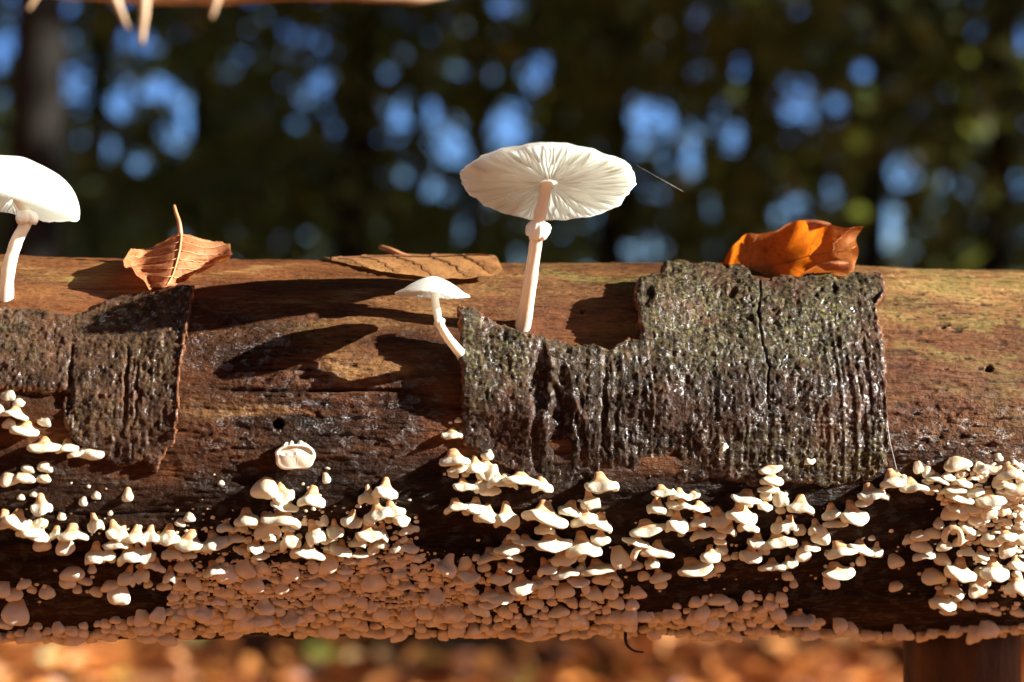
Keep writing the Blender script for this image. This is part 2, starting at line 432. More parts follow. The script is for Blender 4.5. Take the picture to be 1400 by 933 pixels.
# ------------------------------------------------------------------ the log
def blobs(px, py, lst):
    m = np.zeros_like(px)
    for b in lst:
        cx, cy, rx, ry = b[:4]; w = b[4] if len(b) > 4 else 1.0
        d = ((px - cx) / rx) ** 2 + ((py - cy) / ry) ** 2
        m = np.maximum(m, w * np.exp(-d * 1.1))
    return m
def log_fields(ls, th):
    """relief and colour masks of the wood, as arrays over (along, theta)"""
    ls = np.asarray(ls, float); th = np.asarray(th, float)
    s = th * LR
    P = log_point(ls, th, np.full_like(ls, LR))
    px, py, _ = project(P)
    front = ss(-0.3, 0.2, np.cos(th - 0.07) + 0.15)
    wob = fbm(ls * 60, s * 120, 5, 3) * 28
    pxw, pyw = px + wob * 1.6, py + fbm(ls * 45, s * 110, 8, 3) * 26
    low = ss(575, 665, pyw) * front                       # wet dark lower half, with the unlit underside's shade painted in
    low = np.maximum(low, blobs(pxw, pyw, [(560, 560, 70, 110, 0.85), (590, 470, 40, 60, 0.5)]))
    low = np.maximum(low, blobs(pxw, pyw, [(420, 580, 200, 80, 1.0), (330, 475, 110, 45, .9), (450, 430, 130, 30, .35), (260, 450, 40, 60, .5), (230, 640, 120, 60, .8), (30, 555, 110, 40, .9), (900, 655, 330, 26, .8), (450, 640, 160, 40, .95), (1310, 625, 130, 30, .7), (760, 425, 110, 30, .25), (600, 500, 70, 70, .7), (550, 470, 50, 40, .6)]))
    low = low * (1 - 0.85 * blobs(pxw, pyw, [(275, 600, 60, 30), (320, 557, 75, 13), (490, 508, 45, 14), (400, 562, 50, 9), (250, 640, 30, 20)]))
    rough = blobs(pxw, pyw, [(430, 545, 150, 70), (330, 480, 80, 35, 0.8), (1300, 600, 120, 45), (300, 590, 70, 60), (480, 600, 90, 40)])
    h = 0.0016 * fbm(ls * 14, s * 26, 1, 3) + 0.00035 * fbm(ls * 55, s * 420, 2, 3) + 0.00028 * fbm(ls * 160, s * 1500, 3, 3) + 0.00012 * fbm(ls * 600, s * 1400, 6, 2)
    r1 = 1 - np.abs(fbm(ls * 190, s * 420, 11, 3))
    h += rough * (0.0006 * fbm(ls * 60, s * 300, 15, 3) + 0.0008 * fbm(ls * 90, s * 230, 11, 4, 0.6) + 0.0004 * (r1 - 0.6) + 0.0005 * fbm(ls * 380, s * 900, 12, 2))
    right = blobs(pxw, pyw, [(1320, 500, 160, 160)])
    pit = ss(0.30, 0.62, fbm(ls * 210 + 4 * fbm(ls * 40, s * 60, 7, 2), s * 1150, 21, 2)) * np.maximum(0.35, np.maximum(right, rough))
    h -= 0.00042 * pit
    # a few long drying cracks along the grain
    crk = np.zeros_like(h)
    for cy, x0, x1, wd, dp in [(534, 280, 560, 0.0005, 0.0014), (506, 330, 470, 0.0004, 0.0007), (372, 430, 640, 0.0004, 0.0008), (748, 600, 1100, 0.0007, 0.0010),
                               (760, 40, 420, 0.0007, 0.0014), (792, 250, 700, 0.0006, 0.0012), (815, 900, 1400, 0.0006, 0.001), (700, 20, 260, .0005, .001)]:
        _, t0, _, _ = pix2log((x0 + x1) / 2, cy)
        line = (t0 * LR) + 0.0012 * fbm(ls * 25, ls * 0 + cy, 41, 3)
        e = np.exp(-((s - line) / wd) ** 2) * ss(x0 - 20, x0 + 30, pxw) * (1 - ss(x1 - 30, x1 + 20, pxw))
        h -= dp * e; crk = np.maximum(crk, e)
    # beetle and knot holes
    hole = np.zeros_like(h)
    for cx, cy, rx, ry, dp in [(380, 580, 7.5, 6.5, 0.004), (1353, 504, 5, 4.5, 0.003), (797, 424, 4, 2.2, 0.0015), (1290, 446, 4, 2.5, 0.001)]:
        d = np.sqrt(((px - cx) / rx) ** 2 + ((py - cy) / ry) ** 2)
        e = 1 - ss(0.6, 1.15, d); h -= dp * e; hole = np.maximum(hole, e)
    h += 0.0010 * low * fbm(ls * 40, s * 160, 31, 3)
    f = {
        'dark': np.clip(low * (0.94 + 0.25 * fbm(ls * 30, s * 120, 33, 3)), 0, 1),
        'tan': np.clip(1.25 * blobs(pxw, pyw, [(490, 508, 42, 13), (470, 492, 40, 9, .5), (310, 556, 75, 10), (350, 558, 50, 7, .8), (80, 367, 160, 16, 0.55), (610, 408, 70, 14, .5), (330, 366, 60, 7, .6), (760, 385, 130, 26, .35),
                                   (1300, 395, 170, 45, .75), (1300, 371, 220, 6, 1), (470, 408, 60, 7, .8), (520, 440, 60, 12, .3)]), 0, 1) * (0.8 + 0.5 * fbm(ls * 50, s * 200, 51, 3)).clip(0, 1),
        'lichen': blobs(pxw, pyw, [(1320, 400, 150, 60, .8), (1385, 450, 70, 130, .7), (60, 385, 120, 14, .8), (770, 372, 160, 10, .8), (1290, 480, 80, 26, .9), (860, 385, 60, 12, .6), (150, 366, 160, 8, .6), (690, 410, 80, 20, .3), (440, 460, 60, 20, .4), (1290, 540, 90, 14, .5)]),
        'red': blobs(pxw, pyw, [(1300, 510, 130, 70, .9), (760, 420, 150, 50, .8), (420, 470, 120, 50, .4), (250, 410, 120, 20, .5), (1260, 430, 80, 60, .6), (120, 395, 140, 14, .5)]),
        'wet': np.clip(blobs(pxw, pyw, [(330, 490, 90, 45), (430, 560, 170, 60, .9), (1310, 605, 130, 45), (310, 610, 60, 50), (290, 460, 60, 40), (640, 375, 60, 10, .5)]) + 0.35 * low, 0, 1),
        'pit': np.clip(pit * 0.85 + crk * 0.8 + hole, 0, 1),
    }
    return h, f
def log_h(x, y):
    """surface point, theta and depth under a photograph pixel, relief included"""
    ls, th, P, d = pix2log(x, y)
    h = float(log_fields(np.array([ls]), np.array([th]))[0][0])
    Q = log_point(np.array([ls]), np.array([th]), np.array([LR + h]))[0]
    return Q, th, ls, (Q - CAM) @ FWD

log_root = empty('fallen_log', tuple(LO))
tag(log_root, 'long horizontal wet brown log carrying fungi, leaves and bark remnants', 'log')
def build_log():
    xs = np.concatenate([np.linspace(-0.95, -0.185, 60)[:-1], np.linspace(-0.185, 0.19, 1080), np.linspace(0.19, 0.95, 60)[1:]])
    th = np.concatenate([np.linspace(-180, -108, 40)[:-1], np.linspace(-108, 112, 560), np.linspace(112, 180, 40)[1:]]) * PI / 180
    LS, TH = np.meshgrid(xs, th)
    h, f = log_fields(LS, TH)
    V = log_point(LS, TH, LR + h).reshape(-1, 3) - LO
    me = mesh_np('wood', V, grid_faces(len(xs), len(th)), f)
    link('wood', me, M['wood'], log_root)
    for sgn, i in ((-1, 0), (1, len(xs) - 1)):             # sawn ends
        m = MB(); ring = V.reshape(len(th), len(xs), 3)[::6, i]
        m.add(np.vstack([ring, ring.mean(0)]), [(k, (k + 1) % len(ring), len(ring)) if sgn < 0 else ((k + 1) % len(ring), k, len(ring)) for k in range(len(ring))])
        m.build('sawn_end', M['dead'], log_root, False)
build_log()

# ------------------------------------------------------------------ bark remnants
def bark(poly, lifts, dips, thick, ridge, marks, seed, label):
    """poly: outline in pixels; lifts: (x, y, metres off the wood); dips: hollows and cracks"""
    cl = np.array([(*pix2log(x, y, l)[:2], l) for x, y, l in lifts])
    def lift_at(ls, s):
        d2 = (ls[..., None] - cl[:, 0]) ** 2 + (s[..., None] - cl[:, 1] * LR) ** 2 + 4e-6
        w = 1 / d2 ** 1.5
        return (w * cl[:, 2]).sum(-1) / w.sum(-1)
    pts = []
    for x, y in poly:
        l = 0.005
        for _ in range(3):
            a, t, _, _ = pix2log(x, y, l); l = float(lift_at(np.array(a), np.array(t * LR)))
        pts.append((a, t * LR))
    pts = np.array(pts)
    lo = pts.min(0) - 0.001; hi = pts.max(0) + 0.001
    st = 0.00034
    nx = int((hi[0] - lo[0]) / st); ny = int((hi[1] - lo[1]) / st)
    LS, S = np.meshgrid(np.linspace(lo[0], hi[0], nx), np.linspace(lo[1], hi[1], ny))
    # signed distance to the outline (positive inside)
    q = np.stack([LS.ravel(), S.ravel()], -1); best = np.full(len(q), 1e9); ins = np.zeros(len(q), bool)
    for i in range(len(pts)):
        a = pts[i]; b = pts[(i + 1) % len(pts)]; ab = b - a
        t = np.clip(((q - a) @ ab) / (ab @ ab + 1e-15), 0, 1)
        best = np.minimum(best, np.linalg.norm(q - (a + t[:, None] * ab), axis=1))
        c = ((a[1] > q[:, 1]) != (b[1] > q[:, 1]))
        with np.errstate(divide='ignore', invalid='ignore'):
            ins ^= c & (q[:, 0] < (b[0] - a[0]) * (q[:, 1] - a[1]) / (b[1] - a[1]) + a[0])
    sd = np.where(ins, best, -best).reshape(LS.shape)
    sd = sd + 0.0009 * fbm(LS * 160, S * 160, seed + 20, 2) + 0.0007 * fbm(LS * 500, S * 500, seed, 3) + 0.0004 * fbm(LS * 1500, S * 900, seed + 1, 2)
    L = lift_at(LS, S)
    P = log_point(LS, S / LR, LR + L); px, py, _ = project(P)
    # relief: ridges run round the log (upright in view), pits and crumbs all over
    wx = LS + 0.0012 * fbm(LS * 60, S * 60, seed + 2, 3)
    rz = blobs(px, py, ridge)
    rg = 1 - np.abs(fbm(wx * 560, S * 16, seed + 3, 3)) * 1.6
    h = (0.10 + rz) * 0.0005 * (rg - 0.6) + 0.0006 * fbm(LS * 90, S * 60, seed + 4, 3)
    h += 0.00024 * fbm(LS * 640, S * 400, seed + 5, 4, 0.62) * (1 + 0.4 * rz)
    pits = ss(0.26, 0.55, fbm(LS * 470, S * 420, seed + 6, 4, 0.6)); h -= 0.0004 * pits
    crumbs = ss(0.22, 0.5, fbm(LS * 900, S * 700, seed + 7, 2)); h += 0.00026 * crumbs
    lines = ss(0.25, 0.55, fbm(LS * 300 + S * 120, S * 1600, seed + 8, 2)); h += 0.00022 * lines
    dark = blobs(px, py, marks['dark'])
    for cx, cy, rx, ry, dp in dips:
        d = np.sqrt(((px + 9 * fbm(LS * 260, S * 200, seed + 9, 3) - cx) / rx) ** 2 + ((py - cy) / ry) ** 2)
        e = 1 - ss(0.55, 1.1, d); h -= dp * e
    for (line, wd, dp) in marks['cracks']:
        lx = np.interp(py, [p[1] for p in line], [p[0] for p in line]) + 1.6 * fbm(S * 400, LS * 0, seed + 10, 2)
        e = np.exp(-((px - lx) / wd) ** 2) * ((py > line[0][1]) & (py < line[-1][1]))
        h -= dp * e; dark = np.maximum(dark, e)
    for (line, wd, up) in marks['flaps']:
        lx = np.interp(py, [p[1] for p in line], [p[0] for p in line])
        e = np.clip((px - lx) / wd, -1, 1); e = np.where(np.abs(e) < 1, (1 - np.abs(e)) ** 0.6, 0) * ((py > line[0][1]) & (py < line[-1][1]))
        h += up * e
    h = h - 0.0010 * (1 - ss(0, 0.0012, sd)) ** 2
    rad = LR + L + h
    ok = sd > 0
    fq = grid_faces(nx, ny); keep = ok.ravel()[fq].all(1); fq = fq[keep]
    used = np.unique(fq); remap = np.full(nx * ny, -1); remap[used] = np.arange(len(used)); fq = remap[fq]
    n = len(used)
    top = log_point(LS.ravel()[used], S.ravel()[used] / LR, rad.ravel()[used])
    inner = np.maximum(LR + L - thick, LR - 0.0015).ravel()[used] + 0.0003 * fbm(LS * 300, S * 300, seed + 12, 2).ravel()[used]
    bot = log_point(LS.ravel()[used], S.ravel()[used] / LR, inner)
    # walls along the torn edge
    e = np.concatenate([fq[:, [0, 1]], fq[:, [1, 2]], fq[:, [2, 3]], fq[:, [3, 0]]])
    key = np.sort(e, 1); _, idx, cnt = np.unique(key[:, 0].astype(np.int64) * n + key[:, 1], return_index=True, return_counts=True)
    be = e[idx[cnt == 1]]
    wall = np.stack([be[:, 1], be[:, 0], be[:, 0] + n, be[:, 1] + n], 1)
    faces = np.concatenate([fq, fq[:, ::-1] + n, wall])
    sdv = sd.ravel()[used]
    edge = (1 - ss(0.0, 0.0011, sdv)) * (0.5 + 0.5 * ss(-0.2, 0.3, fbm(LS * 180, S * 180, seed + 13, 2).ravel()[used]))
    mo = np.clip(blobs(px, py, marks['moss']), 0, 1).ravel()[used]
    pa = np.clip(blobs(px, py, marks['pale']), 0, 1).ravel()[used]
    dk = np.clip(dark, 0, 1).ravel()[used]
    rd = ss(0.42, 0.62, fbm(LS * 120, S * 90, seed + 14, 3).ravel()[used]) * 0.8
    z = np.zeros(n)
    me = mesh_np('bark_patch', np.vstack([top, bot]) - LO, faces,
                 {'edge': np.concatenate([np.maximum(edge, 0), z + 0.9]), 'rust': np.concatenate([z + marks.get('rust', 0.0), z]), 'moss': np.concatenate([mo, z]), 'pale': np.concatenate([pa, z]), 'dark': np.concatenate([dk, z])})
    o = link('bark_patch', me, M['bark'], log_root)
    o['label'] = label
    return o

BARK_R = [(627, 412), (634, 416), (648, 421), (664, 433), (690, 444), (722, 453), (760, 458), (792, 468), (815, 467), (838, 473), (856, 462), (876, 460),
          (874, 428), (869, 400), (870, 378), (893, 374), (903, 370), (905, 355), (925, 352), (946, 358), (974, 357), (992, 363), (1010, 358), (1022, 364), (1031, 376), (1046, 379),
          (1066, 372), (1090, 376), (1112, 372), (1134, 363), (1160, 365), (1180, 372), (1196, 369), (1209, 372), (1212, 400), (1203, 420), (1204, 450), (1211, 490), (1215, 540),
          (1216, 600), (1218, 638), (1196, 652), (1150, 668), (1105, 664), (1060, 660), (1030, 668), (985, 655), (945, 660), (900, 664), (868, 676), (840, 668), (800, 660), (770, 668), (748, 662), (716, 646), (690, 640), (660, 626), (634, 606), (631, 560), (632, 520), (628, 480), (629, 450)]
bark(BARK_R,
     [(627, 414, 0.0105), (632, 500, 0.0065), (640, 600, 0.0016), (720, 455, 0.0075), (800, 470, 0.0055), (740, 560, 0.004), (760, 650, 0.0006), (690, 635, 0.0007), (820, 662, 0.0005), (1030, 662, 0.0005), (1160, 662, 0.0006), (900, 662, 0.0005), (872, 400, 0.0085), (910, 358, 0.0075),
      (1030, 376, 0.0065), (1100, 372, 0.006), (1205, 372, 0.0060), (1000, 450, 0.0045), (900, 500, 0.0042), (1000, 560, 0.0035), (1120, 500, 0.0035), (1212, 500, 0.0030), (1215, 630, 0.0010), (1100, 655, 0.0005), (950, 655, 0.0005), (860, 668, 0.0005), (1000, 610, .0018), (850, 610, .0018)],
     [(738, 520, 11, 55, 0.0018), (768, 575, 18, 75, 0.0019), (735, 610, 10, 45, 0.0012), (795, 590, 8, 70, 0.0010), (1003, 400, 7, 8, 0.0014), (1016, 434, 11, 5, 0.0009), (886, 402, 9, 18, 0.0009), (1135, 395, 4, 8, .0008), (1195, 408, 7, 9, .0010), (690, 460, 5, 8, .0009), (830, 560, 6, 80, .0008)],
     0.0026,
     [(850, 570, 70, 140), (1175, 550, 65, 140, .9), (780, 580, 60, 90, .7), (950, 600, 90, 70, .6), (1060, 590, 90, 70, .5), (700, 500, 80, 100, .2), (1050, 450, 150, 100, .12)],
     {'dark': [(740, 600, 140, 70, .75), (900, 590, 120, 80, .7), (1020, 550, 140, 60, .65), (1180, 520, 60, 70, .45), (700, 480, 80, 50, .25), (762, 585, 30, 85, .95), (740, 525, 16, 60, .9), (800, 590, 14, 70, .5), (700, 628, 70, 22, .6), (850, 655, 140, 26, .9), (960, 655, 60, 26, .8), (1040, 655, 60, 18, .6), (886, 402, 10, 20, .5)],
      'cracks': [([(1038, 376), (1040, 400), (1037, 425), (1043, 470), (1051, 500), (1048, 540), (1052, 560)], 1.0, 0.0009)],
      'flaps': [([(752, 490), (745, 508), (765, 525), (778, 545), (790, 560), (796, 575)], 9, 0.0012)],
      'moss': [(680, 480, 90, 80), (960, 420, 130, 110), (1110, 430, 130, 110, .9), (1150, 630, 110, 50, .9), (900, 470, 60, 60, .6), (1000, 600, 200, 60, .5)],
      'pale': [(670, 470, 60, 70, .9), (1000, 440, 160, 80, .6), (1150, 630, 110, 50, .9), (1020, 640, 90, 30, .8), (1150, 480, 70, 120, .5), (780, 500, 60, 30, .5), (720, 600, 60, 60, .3)]},
     101, 'wide grey lichened bark piece under the tall mushroom')
BARK_L = [(-150, 412), (-60, 416), (0, 417), (25, 421), (60, 422), (95, 428), (125, 424), (150, 407), (178, 399), (215, 397), (250, 388), (268, 385), (266, 405), (258, 432), (254, 460), (250, 490), (246, 530), (243, 575), (240, 602),
          (228, 618), (213, 646), (205, 640), (195, 632), (160, 640), (130, 622), (100, 604), (84, 580), (86, 548), (90, 535), (60, 538), (30, 532), (0, 536), (-40, 540), (-150, 536)]
bark(BARK_L,
     [(0, 417, 0.0014), (60, 470, 0.0016), (265, 388, 0.0045), (255, 450, 0.0030), (243, 560, 0.0022), (215, 640, 0.0012), (150, 420, 0.0020), (150, 540, 0.0018), (95, 580, 0.0012), (80, 522, 0.0018), (-100, 470, 0.0016), (150, 635, .0008)],
     [(95, 530, 5, 40, 0.0008), (172, 525, 4, 60, 0.0008), (188, 540, 4, 50, .0007), (150, 455, 30, 4, .0005)],
     0.0018,
     [(182, 540, 30, 90, .8), (110, 500, 30, 80, .25)],
     {'rust': 0.35, 'dark': [(150, 635, 100, 22, .7), (60, 520, 60, 8, .5)], 'cracks': [([(99, 470), (96, 510), (90, 570)], 2.0, 0.0007)], 'flaps': [([(264, 400), (256, 440), (250, 500), (244, 570), (240, 600)], 7, 0.0014)],
      'moss': [(60, 450, 110, 50, .8), (150, 430, 70, 30, .8), (200, 480, 60, 80, .45), (130, 560, 60, 50, .4)],
      'pale': [(60, 480, 80, 50, .15), (180, 540, 40, 80, .15)]},
     303, 'dark mossy bark piece at the left with a pale torn right edge')
# ------------------------------------------------------------------ porcelain mushrooms
def mushroom(label, cap_c, rad, height, tilt, spin, stem_px, stem_r, ring_t, ring_w, ngill, seed, stem_mat, gh=0.085, conc=0.14, pw=0.85, pe=2.1, wavy=0.35, group='porcelain mushrooms on the log'):
    """cap_c: place of the rim's centre; tilt: Euler of the cap; stem_px: points from the root to the cap in places"""
    base = stem_px[0]
    root = empty('mushroom', tuple(base)); tag(root, label, 'mushroom', group)
    rr = random.Random(seed)
    a1, a2, a3, a4 = [rr.uniform(0, 6.28) for _ in range(4)]
    def edge(p): return 1 + 0.018 * math.sin(3 * p + a1) + 0.014 * math.sin(5 * p + a2) + 0.010 * math.sin(11 * p + a3) + 0.008 * math.sin(23 * p + a4) + 0.006 * math.sin(41 * p + a1)
    def wave(p): return wavy * (0.030 * math.sin(2 * p + a2) + 0.022 * math.sin(3 * p + a4)) + 0.008 * math.sin(7 * p + a1) + 0.008 * math.sin(17 * p + a3)
    Rm = Matrix.Rotation(spin, 4, 'Z')
    E = Matrix.Translation(Vector(cap_c) - Vector(base)) @ tilt.to_matrix().to_4x4() @ Rm
    seg = 128
    def under(t): return conc * (1 - t ** 1.6) * rad * (height / (0.3 * rad)) ** 0.3
    prof = []                                            # (t, z) from the crown over the rim to the centre below
    for t in [0, .06, .12, .2, .3, .4, .5, .6, .7, .8, .87, .93, .97, .99]:
        z = height * (1 - t ** pe) ** pw if t < 1 else 0
        bump = 0.10 * height * math.exp(-(t / 0.22) ** 2)
        prof.append((t, max(z, under(t) + 0.05 * rad * math.sqrt(max(0, 1 - max(0, (t - .9) / .1) ** 2)) + 0.006 * rad) + bump * 0.8, t))
    prof.append((1.0, 0.006 * rad, 1)); prof.append((0.998, -0.006 * rad, 1))
    for t in [.97, .9, .8, .65, .5, .35, .2, .08, 0]:
        prof.append((t, under(t), t))
    V = []
    for (t, z, w) in prof:
        for k in range(seg):
            p = 2 * PI * k / seg
            r = rad * t * (1 + (edge(p) - 1) * t ** 3)
            V.append((r * math.cos(p), r * math.sin(p), z + rad * wave(p) * t ** 3))
    me = mesh_np('cap', np.array(V), grid_faces(seg, len(prof), True)[:, ::-1])
    cap = link('cap', me, M['cap'], root); cap.matrix_local = E
    # gills: thin radial plates under the cap, long ones and short ones between
    V = []; Fq = []
    for g in range(ngill):
        p0 = 2 * PI * (g + 0.25 * rr.uniform(-1, 1)) / ngill
        t0 = 0.10 if g % 2 == 0 else rr.choice([0.35, 0.5, 0.62])
        bend = rr.uniform(-0.05, 0.05); hh = gh * rr.uniform(0.8, 1.15)
        ts = np.linspace(t0, 0.985, 8); n0 = len(V)
        for t in ts:
            p = p0 + bend * math.sin(t * 5) + 0.02 * math.sin(9 * t + g)
            r = rad * t * (1 + (edge(p) - 1) * t ** 3); zz = under(t) + rad * wave(p) * t ** 3
            dep = hh * rad * (1 - ((t - 0.5) / 0.52) ** 4 if t > 0.5 else min(1, 0.45 + (t - t0) * 4)) + 0.006 * rad
            w0 = 0.009 * rad * (0.5 + t); w1 = 0.004 * rad
            ca, sa = math.cos(p), math.sin(p)
            for wd, z in ((w0, zz + 0.004 * rad), (w1, zz - dep), (-w1, zz - dep), (-w0, zz + 0.004 * rad)):
                V.append((r * ca - wd * sa, r * sa + wd * ca, z))
        for i in range(len(ts) - 1):
            for j in range(3):
                a = n0 + i * 4 + j; Fq.append((a, a + 1, a + 5, a + 4))
    me = mesh_np('gills', np.array(V), np.array(Fq))
    gl = link('gills', me, M['gill'], root); gl.matrix_local = E; gl['kind'] = 'stuff'
    # stem
    pts = spline(stem_px, 40) - base
    n = len(pts); tt = np.linspace(0, 1, n)
    rad_s = stem_r * (1.0 + 0.35 * np.exp(-tt * 9) - 0.22 * tt + 0.22 * np.exp(-(1 - tt) * 16)) * (1 + 0.025 * np.sin(tt * 31 + seed) + 0.02 * np.sin(tt * 57))
    m = MB(); m.tube(pts, rad_s, 22); m.build('stem', stem_mat, root)
    # ring: a frilled collar hanging from the stem
    i = int(ring_t * n); c = pts[i]; ax = Vector(pts[i + 2] - pts[i - 2]).normalized(); rs = rad_s[i]
    prof = [(1.0, 1.15), (1.25, 0.95), (1.55, 0.6), (1.72, 0.15), (1.70, -0.3), (1.5, -0.75), (1.28, -0.8), (1.25, -0.2), (1.0, 0.0)]
    V = []; sg = 48
    for (r, z) in prof:
        for k in range(sg):
            p = 2 * PI * k / sg; w = (r - 1) / 0.72
            rw = rs * (1 + (r - 1) * ring_w * (1 + 0.16 * math.sin(3 * p + a1) + 0.10 * math.sin(8 * p + a2) + 0.06 * math.sin(13 * p)))
            V.append((rw * math.cos(p), rw * math.sin(p), rs * ring_w * (z + w * (0.25 * math.sin(4 * p + a3) + 0.14 * math.sin(9 * p + a4)))))
    me = mesh_np('ring', np.array(V), grid_faces(sg, len(prof), True)[:, ::-1])
    ro = link('ring', me, M['ring'], root)
    ro.matrix_local = Matrix.Translation(Vector(c)) @ ax.to_track_quat('Z', 'Y').to_matrix().to_4x4()
    return root

from mathutils import Euler
def mush_at(label, cap_px, rad_px, h_ratio, tilt, stem, stem_r_px, ring_t, ring_w, ng, seed, smat, dcap=0.0, sdep=None, root_out=0.0, **kw):
    Q, th, ls, d = log_h(*stem[0])
    nrm = log_normal(th)
    u = d / F_PX
    C = at(cap_px[0], cap_px[1], d + dcap); R = rad_px * u
    Rt = Euler(tilt, 'XYZ').to_matrix(); upv = np.array(Rt @ Vector((0, 0, 1)))
    n = len(stem); P = [at(stem[0][0], stem[0][1], d - root_out) if root_out else Q - nrm * 0.004]
    for i, (x, y) in enumerate(stem[1:-1]):
        P.append(at(x, y, d + (sdep[i] if sdep else dcap * (i + 1) / (n - 1))))
    P.append(C + upv * R * 0.20)
    return mushroom(label, C, R, R * h_ratio, Euler(tilt, 'XYZ'), 0.4 * seed, np.array(P), stem_r_px * u, ring_t, ring_w, ng, seed, smat, **kw)
RAD = math.radians
mush_at('tall white mushroom on a long peach stem, gills facing the viewer', (751, 251), 116, 0.30, (RAD(-21.5), RAD(1.5), 0), [(714, 449), (722, 405), (730, 350), (737, 303), (742, 262)], 9.8, 0.68, 1.35, 150, 3, M['stem'], dcap=-0.0145, conc=0.03, gh=0.05)
mush_at('tiny white mushroom with bent stem beside the bark corner', (592, 404), 50, 0.48, (RAD(-4), RAD(3), 0), [(634, 488), (622, 474), (611, 460), (601, 442), (597, 424), (595, 408)], 6.4, 0.62, 0.55, 56, 8, M['whitestem'], dcap=-0.0100, sdep=[-.011, -.013, -.013, -.012], root_out=.0035, conc=0.16, gh=.06, pw=1.3, wavy=1.4)
mush_at('domed white mushroom cut off by the left picture edge', (16, 279), 93, 0.66, (RAD(-8), RAD(12), 0), [(5, 414), (11, 372), (22, 332), (36, 298), (33, 272)], 9.5, 0.74, 1.2, 80, 5, M['whitestem'], conc=0.08, gh=.05, pw=0.55, pe=2.5)

# ------------------------------------------------------------------ fallen leaves on the log
def leaf_surface(net, nu=44, nv=36):
    """smooth sheet through a control net [row][col] of places"""
    net = np.asarray(net, float)
    rows = np.array([spline(r, nu) for r in net])
    return np.stack([spline(rows[:, i], nv) for i in range(nu)], 1)          # (nv, nu, 3)
def make_leaf(name, label, net, mat, veins, vein_mat, ripple=0.0003, petiole=None, pet_r=0.0006, mid_u=0.5, freq=9, ragged=0.18, vein_r=1.0, group='dead leaves on the log', seed=1):
    S = leaf_surface(net)
    nv, nu, _ = S.shape
    du = np.gradient(S, axis=1); dv = np.gradient(S, axis=0)
    N = np.cross(du, dv); N /= np.linalg.norm(N, axis=2)[..., None] + 1e-12
    u = np.linspace(0, 1, nu)[None, :]; v = np.linspace(0, 1, nv)[:, None]
    rip = np.cos((v * freq - np.abs(u - mid_u) * 2.2) * 2 * PI)
    dist = np.minimum(np.abs(u - mid_u) * 6, 1)
    S = S + N * (ripple * rip * dist + 0.7 * ripple * fbm(u * 5 + seed, v * 5, seed, 3))[..., None]
    # ragged margin
    if ragged:
        for k in (0, 1):
            E_ = S if k == 0 else S[:, ::-1]
            t_ = np.linspace(0, 1, nv); amt = (ragged * (0.5 + 0.5 * fbm(t_ * 14 + seed, t_ * 0 + k, seed + 3, 3)) + ragged * 0.5 * (np.sin(t_ * 40 + k) > 0.3))[:, None]
            for i_ in range(4): E_[:, i_] += (E_[:, 6] - E_[:, 0]) * amt * (1 - i_ / 4.5)
    cen = S.mean((0, 1)); base = cen
    root = empty(name, tuple(base)); tag(root, label, 'leaf', group)
    me = mesh_np('blade', (S - base).reshape(-1, 3), grid_faces(nu, nv))
    link('blade', me, mat, root)
    def P(uu, vv): 
        i = min(nu - 1, max(0, int(round(uu * (nu - 1))))); j = min(nv - 1, max(0, int(round(vv * (nv - 1)))))
        n = N[j, i]; n = n if n @ (CAM - cen) > 0 else -n
        return S[j, i] - base + n * 0.0002
    if veins:
        m = MB(); line = [P(mid_u, t) for t in np.linspace(0, 0.97, 24)]
        m.tube(line, np.linspace(0.00040, 0.00014, 24) * vein_r, 6); m.build('midrib', vein_mat, root)
        for k in range(veins):
            for sgn in (-1, 1):
                v0 = 0.06 + 0.86 * k / veins
                line = [P(mid_u + sgn * w * (mid_u if sgn < 0 else 1 - mid_u) * 0.96, v0 + 0.16 * w) for w in np.linspace(0, 1, 14) if v0 + 0.16 * w <= 1]
                if len(line) > 3:
                    m = MB(); m.tube(line, np.linspace(0.00016, 0.00006, len(line)) * vein_r, 5); m.build('vein', vein_mat, root)
    if petiole is not None:
        m = MB(); q = spline(petiole, 16) - base
        m.tube(q, np.linspace(pet_r * 0.75, pet_r * 1.3, 16), 9); m.build('petiole', M['petiole'], root)
    return root
def dl(x, y): return log_h(x, y)[3]
# left leaf: stands on its tip, stalk up, sides curled over
zb = dl(247, 368) + 0.004
def q(x, y, o): return at(x, y, zb + o)
net = [[q(240, 324, 0.001), q(243, 321, 0.0), q(247, 319, -0.001), q(262, 324, 0.0), q(275, 329, 0.002)],
       [q(196, 343, 0.004), q(222, 336, -0.003), q(246, 330, -0.005), q(277, 333, -0.002), q(297, 331, 0.004)],
       [q(178, 340, -0.012), q(198, 349, -0.005), q(243, 347, -0.012), q(284, 346, -0.005), q(315, 334, 0.000)],
       [q(167, 362, -0.022), q(190, 362, -0.012), q(238, 364, -0.017), q(282, 360, -0.006), q(320, 350, -0.010)],
       [q(181, 370, -0.023), q(196, 373, -0.016), q(233, 380, -0.021), q(266, 374, -0.012), q(306, 353, -0.020)],
       [q(205, 395, -0.024), q(211, 394, -0.022), q(225, 393, -0.0235), q(243, 388, -0.018), q(262, 376, -0.020)]]
make_leaf('beech_leaf', 'curled brown beech leaf standing stalk-up on the left bark', net, M['leaf_brown'], 6, M['vein'], 0.00042, [q(238, 281, 0.001), q(241, 292, 0.0), q(245, 305, -0.001), q(247, 322, -0.0015)], 0.00055, freq=6, seed=4)
